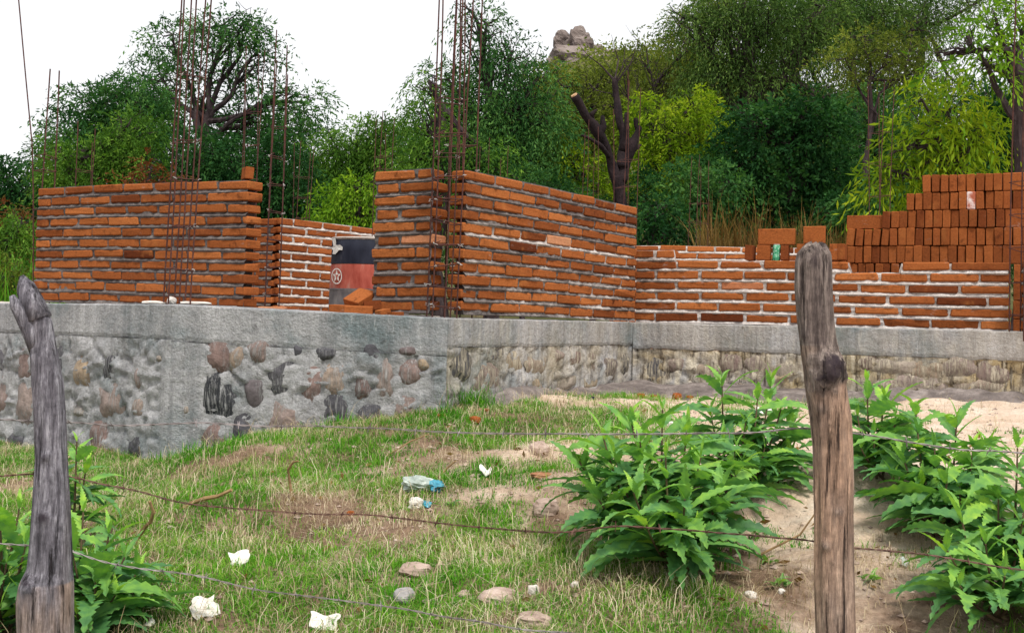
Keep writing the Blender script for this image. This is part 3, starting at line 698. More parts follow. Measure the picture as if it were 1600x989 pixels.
# green can
gq = wt(1208.5); gc = empty('drink_can', (gq[0], gq[1], gq[2]+zt-.008), 'crumpled green can standing between loose bricks on the low wall', 'can')
GRN = m_noise('green_print', [(.35, (.02, .20, .09)), (.55, (.06, .36, .20)), (.62, (.45, .62, .5)), (.7, (.05, .30, .16))], 60, .4, spec=.5)
def can(r, h, prof, mat, name):
    m = MB(); V = []; n = 20
    for a, z in prof:
        for k in range(n):
            th = 2*math.pi*k/n; d = .002*math.sin(3*th+z*90); V.append((gq[0]+(a+d)*math.cos(th)+z*.06, gq[1]+(a+d)*math.sin(th), gq[2]+zt-.008+z))
    m.add(V, [(i*n+k, i*n+(k+1) % n, (i+1)*n+(k+1) % n, (i+1)*n+k) for i in range(len(prof)-1) for k in range(n)]+[tuple((len(prof)-1)*n+k for k in range(n))]); m.build(name, mat, gc, smooth=True)
can(.03, .12, [(.022, 0), (.027, .006), (.027, .03), (.0235, .05), (.027, .075), (.0265, .104), (.023, .112)], GRN, 'can_body')
can(.03, .12, [(.024, .1125), (.0245, .116), (.022, .1165), (.021, .113)], TIE, 'can_lid')

# ------------------------------------------------------------------ fence posts
def m_wood(name, a, b, c):
    m, nt, p, P, T = newmat(name, .9, .15)
    g = noise(nt, P, 1, 8, .75, (60, 60, 5)); g2 = noise(nt, P, 1, 5, .75, (230, 230, 22))
    cc = ramp(nt, g, [(.32, a), (.5, b), (.68, c)]); cc = mix(nt, cc, rmp(nt, g2, .3, .7, .5, 1.35), 1., 'MULTIPLY'); cc = mix(nt, cc, rmp(nt, noise(nt, P, 35, 6, .75), .3, .7, .6, 1.35), 1., 'MULTIPLY')
    cc = mix(nt, cc, mix(nt, (.62, .47, .36), mix(nt, mix(nt, cc, .16, .35), 3.2, 1., 'MULTIPLY'), 1., 'MULTIPLY'), mathn(nt, 'MULTIPLY', rmp(nt, T, .5, 1), rmp(nt, noise(nt, P, 1, 4, .6, (12, 12, 3)), .35, .6)))
    ck = noise(nt, P, 1, 6, .7, (48, 48, 2.6)); cc = mix(nt, cc, (.02, .014, .016), rmp(nt, ck, .60, .64, 0, .9))
    cc = mix(nt, cc, (.035, .025, .035), rmp(nt, T, .28, .05, 0, .85))
    col(nt, p, cc); bump(nt, p, mathn(nt, 'SUBTRACT', mathn(nt, 'ADD', g, mathn(nt, 'MULTIPLY', g2, .5)), rmp(nt, ck, .57, .64, 0, 1.5)), .9, .012); return m
WOODA = m_wood('grey_weathered_wood', (.045, .042, .052), (.19, .18, .21), (.46, .45, .50))
WOODB = m_wood('brown_weathered_wood', (.055, .042, .04), (.23, .185, .165), (.50, .42, .37))
def post(prof, Y, mat, label, tfun, knots, extra=None, zb=None):
    """prof: (y px, x left, x right)"""
    prof = sorted(prof); ys = np.array([a for a, b, c in prof], float); ls = np.array([b for a, b, c in prof], float); rs = np.array([c for a, b, c in prof], float)
    n = 150; na = 56; V = []; T = []
    yy = np.concatenate([np.linspace(ys[0], ys[-1], n)]); 
    for py in yy:
        l, r = np.interp(py, ys, ls), np.interp(py, ys, rs); c = W((l+r)/2, py, Y); rad = (r-l)/2*Y/F
        for k in range(na):
            th = 2*math.pi*k/na; d = np.array([math.cos(th), math.sin(th)])
            q = np.array([d[0]*1.2, d[1]*1.2, c[2]*1.1]); g = np.array([d[0]*4.5, d[1]*4.5, c[2]*1.5])
            rr = rad*(1+(fbm(q, 1, 3, 2)-.5)*.16+(fbm(g, 1, 7, 2)-.5)*.2)
            x, y, z = c[0]+rr*d[0], Y+rr*d[1]*.95, c[2]
            if py < ys[0]+40: z = min(z, W(l, ys[0]+34*vn(np.array([d[0]*2.1+3, d[1]*2.1+ys[0], 1.]))**1.3, Y)[2])
            t = tfun(py, th)
            for kx, ky, kr, amp, dark in knots:
                kp = W(kx, ky, Y-rad*.9); dd = math.sqrt((x-kp[0])**2+(z-kp[2])**2+((y-kp[1])*.6)**2)/(kr*Y/F)
                b = math.exp(-dd*dd*(.5+vn(np.array([x, y, z]), 70, 4)*1.1)); b *= .75+.5*vn(np.array([x, y, z]), 130, 6)
                x += d[0]*b*amp; y += d[1]*b*amp; t = t*(1-b*dark)
            V.append((x, y, z)); T.append(t)
    bz = float(gz(V[0][0], Y))-.25; last = V[-na:]
    for k in range(na): V.append((last[k][0], last[k][1], bz)); T.append(.6)
    n += 1; m = MB(); Fc = [(i*na+k, i*na+(k+1) % na, (i+1)*na+(k+1) % na, (i+1)*na+k) for i in range(n-1) for k in range(na)]
    # jagged top
    V.append(tuple(np.mean(V[:na], axis=0)+np.array([0, .01, -.012]))); T.append(.3); Fc += [(k, (k+1) % na, n*na) for k in range(na)]
    m.add(V, Fc, np.array(T))
    if extra: extra(m)
    return m.build('fence_post', mat, smooth=True, label=label, cat='fence post', base=True)
PYL, PYR = 2.95, 3.0
def stub(m):
    P = [W(64, 550, PYL), W(50, 520, PYL-.01), W(34, 492, PYL-.02), W(24, 476, PYL-.03), W(19, 462, PYL-.03)]; m.tube(P, [.027, .023, .018, .014, .007], 14, .3)
    P = [W(60, 500, PYL), W(48, 470, PYL), W(40, 447, PYL), W(34, 431, PYL)]; m.tube(P, [.034, .030, .022, .006], 14, .5)
post([(452, 34, 56), (470, 40, 68), (500, 44, 80), (540, 47, 87), (600, 50, 98), (660, 54, 102), (720, 56, 104), (800, 51, 108), (850, 48, 110), (890, 44, 111), (915, 32, 112), (940, 28, 112), (990, 30, 112), (1060, 30, 112)],
     PYL, WOODA, 'silvery grey split fence post with a forked top at the left', lambda py, th: .45+(.5 if py > 905 else 0)+.1*math.sin(th*2+py*.01),
     [(69, 808, 11, .006, .9), (72, 714, 7, .008, .7), (64, 560, 14, .004, .3), (40, 915, 16, .008, .7), (70, 465, 16, .0, .4)], stub)
post([(376, 1268, 1284), (382, 1258, 1291), (396, 1246, 1298), (410, 1243, 1299), (450, 1242, 1300), (500, 1246, 1303), (545, 1252, 1308), (562, 1254, 1316), (590, 1258, 1319), (620, 1261, 1324), (650, 1266, 1329), (700, 1271, 1331), (760, 1272, 1332),
      (800, 1273, 1331), (900, 1273, 1333), (990, 1276, 1335), (1060, 1277, 1336)], PYR, WOODB, 'thick brown fence post with a dark burnt knot at the right',
     lambda py, th: (.3 if py < 392 else .34 if py < 540 else .85)+.12*math.sin(th+py*.013),
     [(1296, 560, 19, .012, .95), (1290, 590, 20, .017, .95), (1305, 575, 18, .012, .9), (1258, 525, 10, .004, .6), (1292, 855, 7, .008, .3), (1310, 800, 6, .005, .4), (1284, 640, 8, .003, .3), (1270, 402, 16, .0, .5)])

# ------------------------------------------------------------------ barbed wire
def bwire(pts, Y0, Y1, mat, label, seed, r=.0013):
    rr = random.Random(seed); P = []
    for k, (x, y) in enumerate(pts): P.append(W(x, y, Y0+(Y1-Y0)*(x+50)/1700))
    P = np.array(P); s = np.concatenate([[0], np.cumsum(np.linalg.norm(np.diff(P, axis=0), axis=1))])
    n = int(s[-1]/.006); t = np.linspace(0, s[-1], n); C = np.stack([np.interp(t, s, P[:, k]) for k in range(3)], 1)
    kk = np.ones(15)/15; C2 = C.copy()
    for k in range(3): C2[7:-7, k] = np.convolve(C[:, k], kk, 'valid')
    C = C2; C[:, 2] += (vn(np.stack([t*9, t*0+seed, t*0], 1))-.5)*.006
    base = C[len(C)//2]; e = empty('barbed_wire', tuple(base), label, 'barbed wire')
    for ph in (0, math.pi):
        m = MB(); th = t/.035*2*math.pi*.5+ph
        H = C+np.stack([t*0, np.cos(th)*r*1.15, np.sin(th)*r*1.15], 1); m.tube(H, r, 4, caps=False); m.build('strand', mat, e)
    d = .06
    while d < s[-1]-.05:
        k = int(d/s[-1]*n); c = C[k]; m = MB()
        for q in range(2):
            th = rr.uniform(0, math.pi); v = np.array([rr.uniform(-.5, .5), math.cos(th), math.sin(th)]); v = v/np.linalg.norm(v)*.014
            m.tube([c-v+np.array([.002*q, 0, 0]), c+np.array([.002*q, -.0015, .001]), c+v+np.array([.002*q, 0, 0])], [.0006, .0015, .0006], 4)
        m.tube([c+np.array([-.005, 0, 0]), c, c+np.array([.005, 0, 0])], [.002, .003, .002], 6)
        m.build('barb', mat, e); d += rr.uniform(.10, .125)
bwire([(-60,654),(0,656),(40,657),(103,658),(146,664),(194,667),(272,663),(323,661),(400,667),(500,667),(590,668),(680,674),(720,675),(861,677),(950,680),(1042,679),(1110,677),(1187,675),(1256,668),(1300,670),(1335,676),(1443,693),(1509,702),(1600,709),(1660,716)], 3.02, 3.08, WIRE, 'top barbed wire running from post to post across the foundation', 1)
bwire([(-60,750),(0,743),(43,740),(75,741),(110,743),(160,756),(206,766),(283,785),(340,791),(400,796),(493,803),(563,801),(663,813),(746,823),(859,831),(915,827),(977,822),(1072,828),(1150,836),(1260,841),(1300,850),(1334,857),(1443,866),(1525,879),(1599,890),(1660,897)], 3.02, 3.08, WIRER, 'rusty middle barbed wire crossing in front of the leafy weeds', 2)
bwire([(-60,846),(0,850),(45,853),(80,856),(110,860),(160,878),(233,890),(316,901),(400,923),(523,938),(663,956),(812,983),(900,990),(1050,1000),(1270,1012),(1450,1018),(1660,1030)], 3.02, 3.08, WIRE, 'lowest barbed wire crossing the grass near the bottom edge', 3)
# ------------------------------------------------------------------ trees
BARK = m_noise('dark_bark', [(.3, (.018, .012, .014)), (.55, (.05, .036, .038)), (.75, (.12, .09, .09))], 14, .95, 40, .9, .02, (1, 1, .3))
CUT = m_noise('cut_wood', [(.3, (.35, .2, .1)), (.7, (.55, .36, .22))], 20)
L_TEAL = m_leaf('foliage_blue_green', [(0, (.006, .028, .008)), (.5, (.032, .105, .028)), (1, (.13, .27, .065))])
L_DARK = m_leaf('foliage_dark_green', [(0, (.004, .02, .006)), (.5, (.018, .07, .02)), (1, (.07, .18, .045))])
L_GRN = m_leaf('foliage_green', [(0, (.014, .045, .006)), (.5, (.065, .155, .02)), (1, (.21, .36, .05))])
L_OGR = m_leaf('foliage_olive_green', [(0, (.012, .028, .007)), (.5, (.058, .115, .026)), (1, (.20, .30, .07))])
L_OLV = m_leaf('foliage_olive', [(0, (.025, .038, .006)), (.5, (.10, .135, .02)), (1, (.27, .31, .05))])
L_YEL = m_leaf('foliage_yellow_green', [(0, (.03, .08, .005)), (.5, (.15, .25, .012)), (1, (.42, .50, .03))], .45)
L_YG = m_leaf('foliage_fresh_green', [(0, (.035, .10, .008)), (.5, (.12, .25, .015)), (1, (.28, .42, .03))], .4)
L_BRN = m_leaf('foliage_dry_brown', [(0, (.07, .035, .012)), (.5, (.17, .10, .035)), (1, (.30, .20, .07))])
L_RED = m_leaf('foliage_rusty', [(0, (.06, .02, .01)), (.5, (.16, .05, .02)), (1, (.10, .10, .03))])

def leaves(C, D, L, wd, tint):
    """C base (n,3), D dir (n,3), L (n,), wd (n,), tint (n,) -> rhombic leaves folded slightly"""
    n = len(C); D = D/(np.linalg.norm(D, axis=1)[:, None]+1e-9)
    r = rng.normal(size=(n, 3)); s = np.cross(D, r); s /= np.linalg.norm(s, axis=1)[:, None]+1e-9
    V = np.empty((n, 4, 3)); V[:, 0] = C; V[:, 1] = C+D*(L*.45)[:, None]+s*(wd*.5)[:, None]; V[:, 2] = C+D*L[:, None]; V[:, 3] = C+D*(L*.45)[:, None]-s*(wd*.5)[:, None]
    return V.reshape(-1, 3), np.arange(n*4).reshape(n, 4), np.repeat(tint, 4)
def crown(lobes, Y, mat, parent, lpx=8, asp=.33, cover=2.6, droop=.5, gaps=.42, twig=5, depthk=1.0, up=0., seed=0):
    """lobes: (px,py,rx,ry[,dY[,cover]]) in photo pixels at distance Y"""
    CC, DD, TT, LL = [], [], [], []
    for li, lb in enumerate(lobes):
        cx, cy, rx, ry = lb[:4]; dY = lb[4] if len(lb) > 4 else 0; cv = lb[5] if len(lb) > 5 else 1
        y = Y+dY; c = W(cx, cy, y); s = y/F; R3 = np.array([rx*s, (rx+ry)/2*s*depthk, ry*s])
        ll = lpx*s*rng.uniform(.9, 1.1); per = 9
        nl = cover*cv*math.pi*rx*ry/(.5*lpx*lpx*asp*.62); nt_ = int(nl/per)+1
        u = rng.normal(size=(nt_*2+20, 3)); u /= np.linalg.norm(u, axis=1)[:, None]; rad = rng.random(len(u))**(1/2.4)
        P = c+u*rad[:, None]*R3; dens = fbm(P, 1/(.30*min(R3)+.12), seed+li, 2)
        P = P[dens > gaps+.03]; u = u[dens > gaps+.03]
        if len(P) > nt_: P = P[:nt_]; u = u[:nt_]
        n = len(P); ct = rng.random(n); tl = ll*twig*rng.uniform(.5, 1.2, n)
        d = u*.6+rng.normal(size=(n, 3))*.55+np.array([0, 0, up]); d /= np.linalg.norm(d, axis=1)[:, None]
        for k in range(per):
            t = (k+rng.random(n))/per
            Q = P+d*(tl*t)[:, None]; Q[:, 2] -= droop*tl*t*t*1.4
            dd = d+np.stack([0*t, 0*t, -droop*2.2*t], 1)+rng.normal(size=(n, 3))*.6
            CC.append(Q); DD.append(dd); TT.append(np.clip(.5+(ct-.5)*.75+(vn(P, 1.1/(min(R3)+.3)*1.5, seed+3)-.5)*.7+rng.normal(0, .10, n), 0, 1)); LL.append(ll*rng.uniform(.6, 1.25, n))
    C = np.concatenate(CC); D = np.concatenate(DD); T = np.concatenate(TT); L = np.concatenate(LL)
    V, Q, T = leaves(C, D, L, L*asp, T)
    return fastmesh('crown', V, Q, T, mat, parent)
def limb(m, A, B, r0_, r1_, seed, n=9, wob=.09, sag=0, sides=7):
    A, B = np.asarray(A, float), np.asarray(B, float); L = np.linalg.norm(B-A); t = np.linspace(0, 1, n)
    P = A+np.outer(t, B-A); w_ = np.stack([vn(np.stack([t*3.1, t*0+seed+7*k, t*0], 1))-.5 for k in range(3)], 1)*wob*L*2*np.sin(t*math.pi)[:, None]
    P = P+w_; P[:, 2] += sag*L*np.sin(t*math.pi); m.tube(P, r0_+(r1_-r0_)*t**.8, sides); return P
def tree(name, label, Y, tx, lobes, mat, cat='tree', tr=.13, group='trees behind the building site', fork=None, nb=9, base=None, lean=0, vis=1.0, seed=None, brk=None, **kw):
    seed = seed if seed is not None else int(tx+Y*10); rr = random.Random(seed)
    b = W(tx, 470, Y); b[2] = float(gz(b[0], Y))-.1
    e = empty(name, tuple(b), label, cat, group)
    m = MB(); fy = fork if fork else min(l[1]+l[3]*.6 for l in lobes)+25
    f = W(tx+lean, fy, Y); P = limb(m, b, f, tr, tr*.62, seed, 10, .05)
    for lb in lobes:
        dY = lb[4] if len(lb) > 4 else 0; c = W(lb[0], lb[1]-lb[3]*.15, Y+dY); s = (Y+dY)/F
        st_ = P[-1-rr.choice([0, 0, 1, 2])]
        Q = limb(m, st_, c, tr*.5, tr*.16, rr.random()*99, 9, .12)
        for k in range(int(nb*vis)):
            a = Q[rr.randint(3, 8)]; th = rr.uniform(0, 6.28); q = rr.uniform(.5, .95); ph = rr.uniform(-.9, 1)
            tgt = c+np.array([lb[2]*s*math.cos(th)*q, lb[2]*s*.7*math.sin(th)*q, lb[3]*s*ph*q])
            B = limb(m, a, tgt, tr*.16, tr*.03, rr.random()*99, 6, .16, sides=4)
            for z in range(2):
                a2 = B[rr.randint(2, 4)]; limb(m, a2, a2+np.array([rr.uniform(-1, 1), rr.uniform(-.6, .6), rr.uniform(-.4, .8)])*lb[2]*s*.4, tr*.06, tr*.015, rr.random()*99, 5, .2, sides=3)
    m.build('trunk', brk or BARK, e)
    crown(lobes, Y, mat, e, seed=seed, **kw); return e
# left group
tree('tree', 'tall airy tree with visible dark limbs standing against the sky at the left', 21, 322, [(350,45,70,40,0,.8),(270,60,52,34,.5,.75),(405,85,50,32,0,.6),(250,120,60,36,0,.9),(330,120,60,30,.6,.6),(420,160,56,36,0,.8),(480,165,44,34,0,.8),(380,40,45,30,0,.7),(215,150,60,35,0,.9),(300,175,70,30,1,.8),(395,205,80,35,1,1.0),(470,215,55,30,1,1)],
     L_TEAL, tr=.12, fork=190, lpx=7.5, cover=2.0, droop=.55, gaps=.47, nb=13)
tree('tree', 'dark rounded tree rising left of the tall rebar cage', 19, 190, [(150,170,70,40,0,.9),(205,160,70,42,0,1),(120,215,60,45),(185,230,80,50),(250,235,60,50),(230,190,60,45),(90,255,50,40),(160,280,90,40)],
     L_TEAL, lpx=8, cover=2.8, droop=.5, gaps=.4)
tree('tree', 'dark green tree at the far left edge beyond the left wall', 22, 20, [(10,280,50,32),(45,300,45,35),(-30,300,60,50),(20,335,55,40)], L_DARK, lpx=8, cover=2.3, gaps=.43)
tree('tree', 'mid green tree above the middle of the left wall', 17, 110, [(110,255,55,40),(165,250,60,40),(215,255,50,40),(140,290,80,40),(215,205,50,32)], L_GRN, lpx=7, cover=2.2, droop=.4, gaps=.45)
tree('tree', 'dense dark tree between the tall cage and the doorway', 18, 340, [(310,250,60,50),(370,260,60,50),(430,250,50,55),(450,290,50,60),(400,320,60,50),(330,305,60,40),(480,330,50,70,1)], L_DARK, lpx=7.5, cover=3.2, gaps=.37)
tree('bush', 'rusty red and green bush peeping over the left wall', 14.5, 230, [(238,262,22,22),(225,285,35,18),(260,280,22,14)], L_RED, cat='bush', tr=.05, lpx=8, cover=1.5, gaps=.45)
tree('bush', 'green bush standing left of the left wall end', 13, 10, [(15,370,45,35),(-20,400,60,50),(35,345,30,26)], L_GRN, cat='bush', tr=.05, lpx=8, cover=2.4, gaps=.42)
tree('bush', 'yellowish scrub low at the far left picture edge', 11.5, 5, [(5,430,40,25),(-40,425,40,40),(30,445,25,18)], L_OLV, cat='bush', tr=.04, lpx=7, cover=2.3, gaps=.42)
tree('bush', 'reddish brown bush low at the left picture edge', 15, 20, [(18,345,34,24),(50,385,18,30)], L_RED, cat='bush', tr=.04, lpx=7, cover=1.8, gaps=.45)
# middle
tree('pepper_tree', 'olive green drooping pepper tree seen over the doorway', 19, 540, [(530,240,50,40),(580,220,55,38),(625,215,45,38),(520,290,42,45),(560,290,60,45),(610,270,60,50),(545,335,60,30),(480,245,26,34,1,.6)],
     L_GRN, lpx=6.5, cover=3.2, droop=.9, twig=7, gaps=.38)
tree('pepper_tree', 'light green pepper tree filling the gap above the oil drum', 16, 560, [(535,320,45,38),(575,340,40,30),(520,350,40,25),(560,300,40,30)], L_YG, lpx=8, cover=2.6, droop=1.0, twig=7, gaps=.4)
tree('pepper_tree', 'tall blue green pepper tree rising right of the thick corner cage', 17.5, 770, [(760,45,46,38,0,.42),(735,20,36,22,0,.4),(800,85,48,34,0,.45),(700,130,46,38,0,.6),(770,115,60,38,.5,.8),(840,130,45,40,0,.8),(730,170,75,40),(800,175,70,40),(720,220,75,45),(790,225,70,45),(850,200,45,50),(740,265,70,32),(830,260,50,36)],
     L_TEAL, tr=.13, fork=180, lpx=8, asp=.3, cover=2.9, droop=.95, twig=7, gaps=.42, nb=11)
tree('pepper_tree', 'small green pepper tree with hanging twigs just left of the tall pepper tree', 15.5, 690, [(670,130,30,26,0,.5),(665,200,40,50,0,.8),(690,240,50,45),(760,250,60,40),(650,250,40,30)], L_GRN, lpx=8, asp=.3, cover=2.1, droop=1.0, twig=7, gaps=.43)
tree('mesquite_tree', 'brownish olive tree on the slope left of the dead cut tree', 23, 880, [(880,140,40,30,0,.5),(935,135,40,28,0,.5),(870,200,50,40),(920,225,60,45),(860,250,60,45),(930,190,50,40),(900,280,60,40),(990,180,50,40)], L_OLV, lpx=6, cover=2.4, gaps=.4)
tree('small_tree', 'bright yellow green sapling directly left of the dead cut tree', 17.5, 925, [(890,245,26,24),(905,275,38,30),(940,275,28,34),(925,300,38,22),(880,265,20,26)], L_YEL, tr=.05, lpx=8, cover=1.9, gaps=.42, droop=.6)
tree('small_tree', 'large bright yellow green tree right of the dead cut tree', 17.5, 1045, [(1010,185,30,34),(1035,205,45,50),(1020,260,40,50),(1075,250,50,50),(1100,190,42,40),(1085,165,26,32),(1125,225,30,36),(1060,300,60,36),(1000,310,30,36)],
     L_YEL, tr=.07, lpx=8, cover=2.4, gaps=.42, droop=.6, seed=5)
tree('mesquite_tree', 'thin bare-limbed tree with sparse leaves against the sky above the dead cut tree', 21, 1010, [(975,100,45,30,0,.10),(1010,80,50,40,0,.16),(1045,120,50,40,0,.4),(1085,60,45,50,0,.5)], L_OLV, lpx=6.5, cover=1.6, gaps=.45, nb=14, tr=.07, fork=170)
# right
tree('tree', 'tall olive green tree filling the top edge right of the hilltop', 25, 1090, [(1010,150,60,40,0,.8),(1060,100,50,50,0,.8),(1100,40,60,50,0,.8),(1110,160,70,50),(1170,180,70,50),(1060,200,60,40),(1150,0,60,40,0,.8)], L_OLV, tr=.12, lpx=6.5, asp=.3, cover=2.6, droop=.7, twig=6, gaps=.4, nb=8)
tree('tree', 'tall dark green tree filling the top edge above the broad dense tree', 25, 1240, [(1210,10,60,50),(1270,10,60,50),(1230,75,50,36,0,.8),(1310,60,50,40),(1200,150,60,40),(1330,5,60,40),(1290,180,60,40)], L_DARK, tr=.14, lpx=6.5, asp=.3, cover=2.6, droop=.7, twig=6, gaps=.4, nb=8)
tree('tree', 'tall green tree at the top between the acacia and the willow leaves', 25, 1440, [(1400,10,60,40),(1450,30,45,40,0,.8),(1390,60,50,40,0,.9),(1430,160,60,40),(1460,0,50,30,0,.6),(1360,150,50,40),(1540,0,60,30,0,.8),(1500,150,50,40)], L_OGR, tr=.12, lpx=6.5, asp=.3, cover=2.5, droop=.7, twig=6, gaps=.41, nb=8)
tree('mesquite_tree', 'olive tree crown hiding the slope below the hilltop boulders', 26, 900, [(868,112,26,18,0,.7),(930,108,30,16,0,.7),(990,104,34,20,0,.6),(850,130,36,30,0,.8),(900,150,50,26),(950,130,50,28,0,.9),(1000,115,40,28,0,.7),(900,190,60,40)], L_OLV, tr=.1, lpx=6, asp=.35, cover=2.8, gaps=.38)
tree('tree', 'big dark tree with a thick black trunk right of centre', 20, 1170, [(1130,60,60,46,0,.6),(1200,40,70,46,0,.8),(1120,125,55,40,0,.8),(1190,115,55,40,0,.6),(1260,60,50,42,0,.6),(1080,30,45,30,0,.5),(1160,5,80,36,0,.8),(1285,20,50,40,0,.6),(1225,165,50,28,0,.6),(1290,160,40,24,0,.3)],
     L_OGR, tr=.22, fork=120, lpx=7, asp=.28, cover=3.4, droop=.9, twig=7, gaps=.42, nb=12)
tree('tree', 'dark drooping tree at the top between the black trunk and the thin acacia', 22, 1330, [(1330,50,50,45,0,.6),(1385,25,50,36,0,.55),(1310,5,60,34,0,.7),(1410,130,50,34,0,.3),(1330,130,50,30,0,.3),(1450,40,40,40,0,.3)], L_OGR, tr=.10, lpx=6.5, asp=.3, cover=3, droop=.9, twig=6, gaps=.43, nb=14)
tree('acacia_tree', 'feathery olive green acacia with a thin leaning stem above the brick stack', 15, 1378, [(1320,95,60,17,0,.8),(1390,82,70,18,0,.8),(1440,112,60,18,0,.7),(1365,122,70,14,0,.7),(1350,60,50,14,0,.6),(1425,58,50,14,0,.6)], L_OLV, tr=.045, fork=125, lean=-20, lpx=5.5, asp=.3, cover=1.9, droop=.2, gaps=.44, nb=10)
tree('tree', 'dense blue green broad tree behind the brick blocks on the low wall', 16.5, 1230, [(1200,230,80,60),(1280,220,60,60),(1150,270,60,55),(1230,300,80,55),(1300,290,50,60),(1130,330,60,40),(1200,350,70,35),(1290,350,60,40),(1260,180,55,35),(1180,190,50,36)],
     L_DARK, tr=.1, lpx=8, asp=.5, cover=3.0, droop=.3, gaps=.37)
tree('tree', 'green tree filling the dip between the broad tree and the leaning acacia', 19, 1370, [(1350,180,50,50,0,.8),(1400,200,50,60),(1350,250,50,50),(1400,280,60,50),(1340,310,50,40),(1420,330,60,40)], L_TEAL, tr=.08, lpx=7, cover=2.6, gaps=.4)
tree('willow_tree', 'bright yellow green leafy tree hanging over the brick stack', 12.5, 1500, [(1440,160,34,34),(1480,180,50,50),(1430,225,48,45),(1500,235,55,50),(1530,200,40,40),(1400,240,26,26),(1370,290,22,32,0,.9),(1480,270,45,26),(1385,265,22,20)],
     L_YEL, tr=.07, lpx=17, asp=.2, cover=2.0, droop=.8, gaps=.43, twig=4, seed=9)
tree('willow_tree', 'yellow green leafy branches at the top right corner', 12, 1590, [(1510,60,34,34,0,.55),(1555,35,40,34,0,.6),(1540,100,50,30,0,.8),(1585,80,36,44,0,.9),(1475,90,26,24,0,.5),(1610,30,36,50,0,.8)], L_YG, tr=.09, lpx=17, asp=.22, cover=1.8, droop=.75, gaps=.43, twig=4, seed=12)
tree('tree', 'dark green tree filling the right edge above the brick stack', 14.5, 1600, [(1560,160,45,45),(1600,200,50,60),(1570,235,50,40),(1540,270,60,30),(1620,130,50,60),(1610,270,50,40)], L_DARK, tr=.09, lpx=9, asp=.45, cover=3, gaps=.38)
tree('bush', 'dark bush behind the far end of the slanting wall', 14, 1020, [(1010,345,30,32),(1045,360,40,26),(1030,325,30,22)], L_DARK, cat='bush', tr=.04, lpx=8, asp=.5, cover=3, gaps=.38)
tree('bush', 'dark bush left of the thin dry grass clump', 15, 1110, [(1090,310,40,36),(1130,290,40,36),(1070,285,40,36)], L_TEAL, cat='bush', tr=.04, lpx=8, asp=.45, cover=3, gaps=.38)
tree('bush', 'grey green low bush behind the middle of the slanting wall', 15.5, 820, [(800,280,45,24),(850,290,40,24),(760,262,40,26),(880,310,50,20),(700,245,40,30)], L_TEAL, cat='bush', tr=.04, lpx=7, cover=3, gaps=.36)
tree('bush', 'dark bush right of the dead cut tree foot', 16, 1000, [(985,335,30,30),(1010,300,24,36),(950,325,40,18)], L_DARK, cat='bush', tr=.04, lpx=7, cover=2.6, gaps=.38)
tree('bush', 'low dark bushes behind the loose bricks', 14.5, 1220, [(1190,375,40,24),(1250,370,50,26),(1300,370,40,30),(1310,330,30,30)], L_DARK, cat='bush', tr=.04, lpx=8, asp=.5, cover=3, gaps=.36)
tree('bush', 'dark bush behind the step in the brick stack', 14, 1400, [(1370,315,45,28),(1430,300,40,26),(1480,270,60,30),(1410,340,40,20),(1340,330,30,30)], L_TEAL, cat='bush', tr=.04, lpx=8, asp=.45, cover=3, gaps=.36)
# far bank of scrub in the gaps between the trees
sc = MB(); LOB = []
rr = random.Random(4)
for k in range(60):
    x = rr.uniform(-120, 1720); top = np.interp(x, [-100, 60, 200, 480, 560, 640, 800, 1000, 1700], [360, 330, 260, 260, 250, 240, 200, 190, 160])
    y = rr.uniform(top, 430); LOB.append((x, y, rr.uniform(50, 80), rr.uniform(36, 55), rr.uniform(-2, 3)))
o = crown(LOB, 27, L_DARK, None, lpx=7, cover=1.5, gaps=.38, seed=77); o.name = 'undergrowth'; tag(o, 'dark mass of undergrowth on the slope behind the trees', 'undergrowth', kind='stuff')
# scrub on the hillside
C0 = []; n = 7000
X = rng.uniform(-30, 90, n); Y_ = rng.uniform(38, 118, n); Zs = gz(X, Y_); ok = (Zs > 4) & ~((np.abs(X/Y_*F+800-912) < 60) & (Y_ > 96)); X, Y_, Zs = X[ok], Y_[ok], Zs[ok]
CC, DD, LLs, TT = [], [], [], []
for k in range(26):
    off = rng.normal(size=(len(X), 3))*np.array([.8, .8, .55]); off[:, 2] = np.abs(off[:, 2])+.1
    CC.append(np.stack([X, Y_, Zs], 1)+off); DD.append(rng.normal(size=(len(X), 3))+np.array([0, 0, .5])); LLs.append(rng.uniform(.15, .4, len(X))); TT.append(np.clip(vn(np.stack([X, Y_, X*0], 1), .2, 3)+rng.normal(0, .15, len(X)), 0, 1))
V, Q, T = leaves(np.concatenate(CC), np.concatenate(DD), np.concatenate(LLs), np.concatenate(LLs)*.5, np.concatenate(TT))
fastmesh('hillside_scrub', V, Q, T, L_OLV, kind='stuff', label='olive scrub covering the rocky hillside', category='scrub') if False else tag(fastmesh('hillside_scrub', V, Q, T, L_OLV), 'olive scrub covering the rocky hillside', 'scrub', kind='stuff')
# rock outcrop on the hilltop
ROCK = m_noise('hill_rock', [(.3, (.09, .07, .065)), (.5, (.21, .17, .155)), (.7, (.34, .29, .27))], .35, bs=2, bst=1, bd=.3, detail=8)
for (px, py, rx, ry, Y, lab) in [(880,70,14,20,112,'left upright boulder of the hilltop outcrop'),(905,72,19,25,110,'tallest round boulder on the hilltop'),(934,84,12,11,112,'small round boulder right of the tallest hilltop boulder'),(962,92,28,12,113,'low flat boulder at the right end of the hilltop rocks'),
                             (900,100,40,24,108,'broad rock face under the hilltop boulders'),(925,118,26,22,106,'rock ledge lower right of the broad rock face')]:
    c = W(px, py, Y); s = Y/F; m = MB(); m.blob(c, (rx*s, rx*s, ry*s), .5, int(px), 26, .62, .8); m.build('boulder', ROCK, smooth=False, label=lab, cat='boulder', group='hilltop boulders')

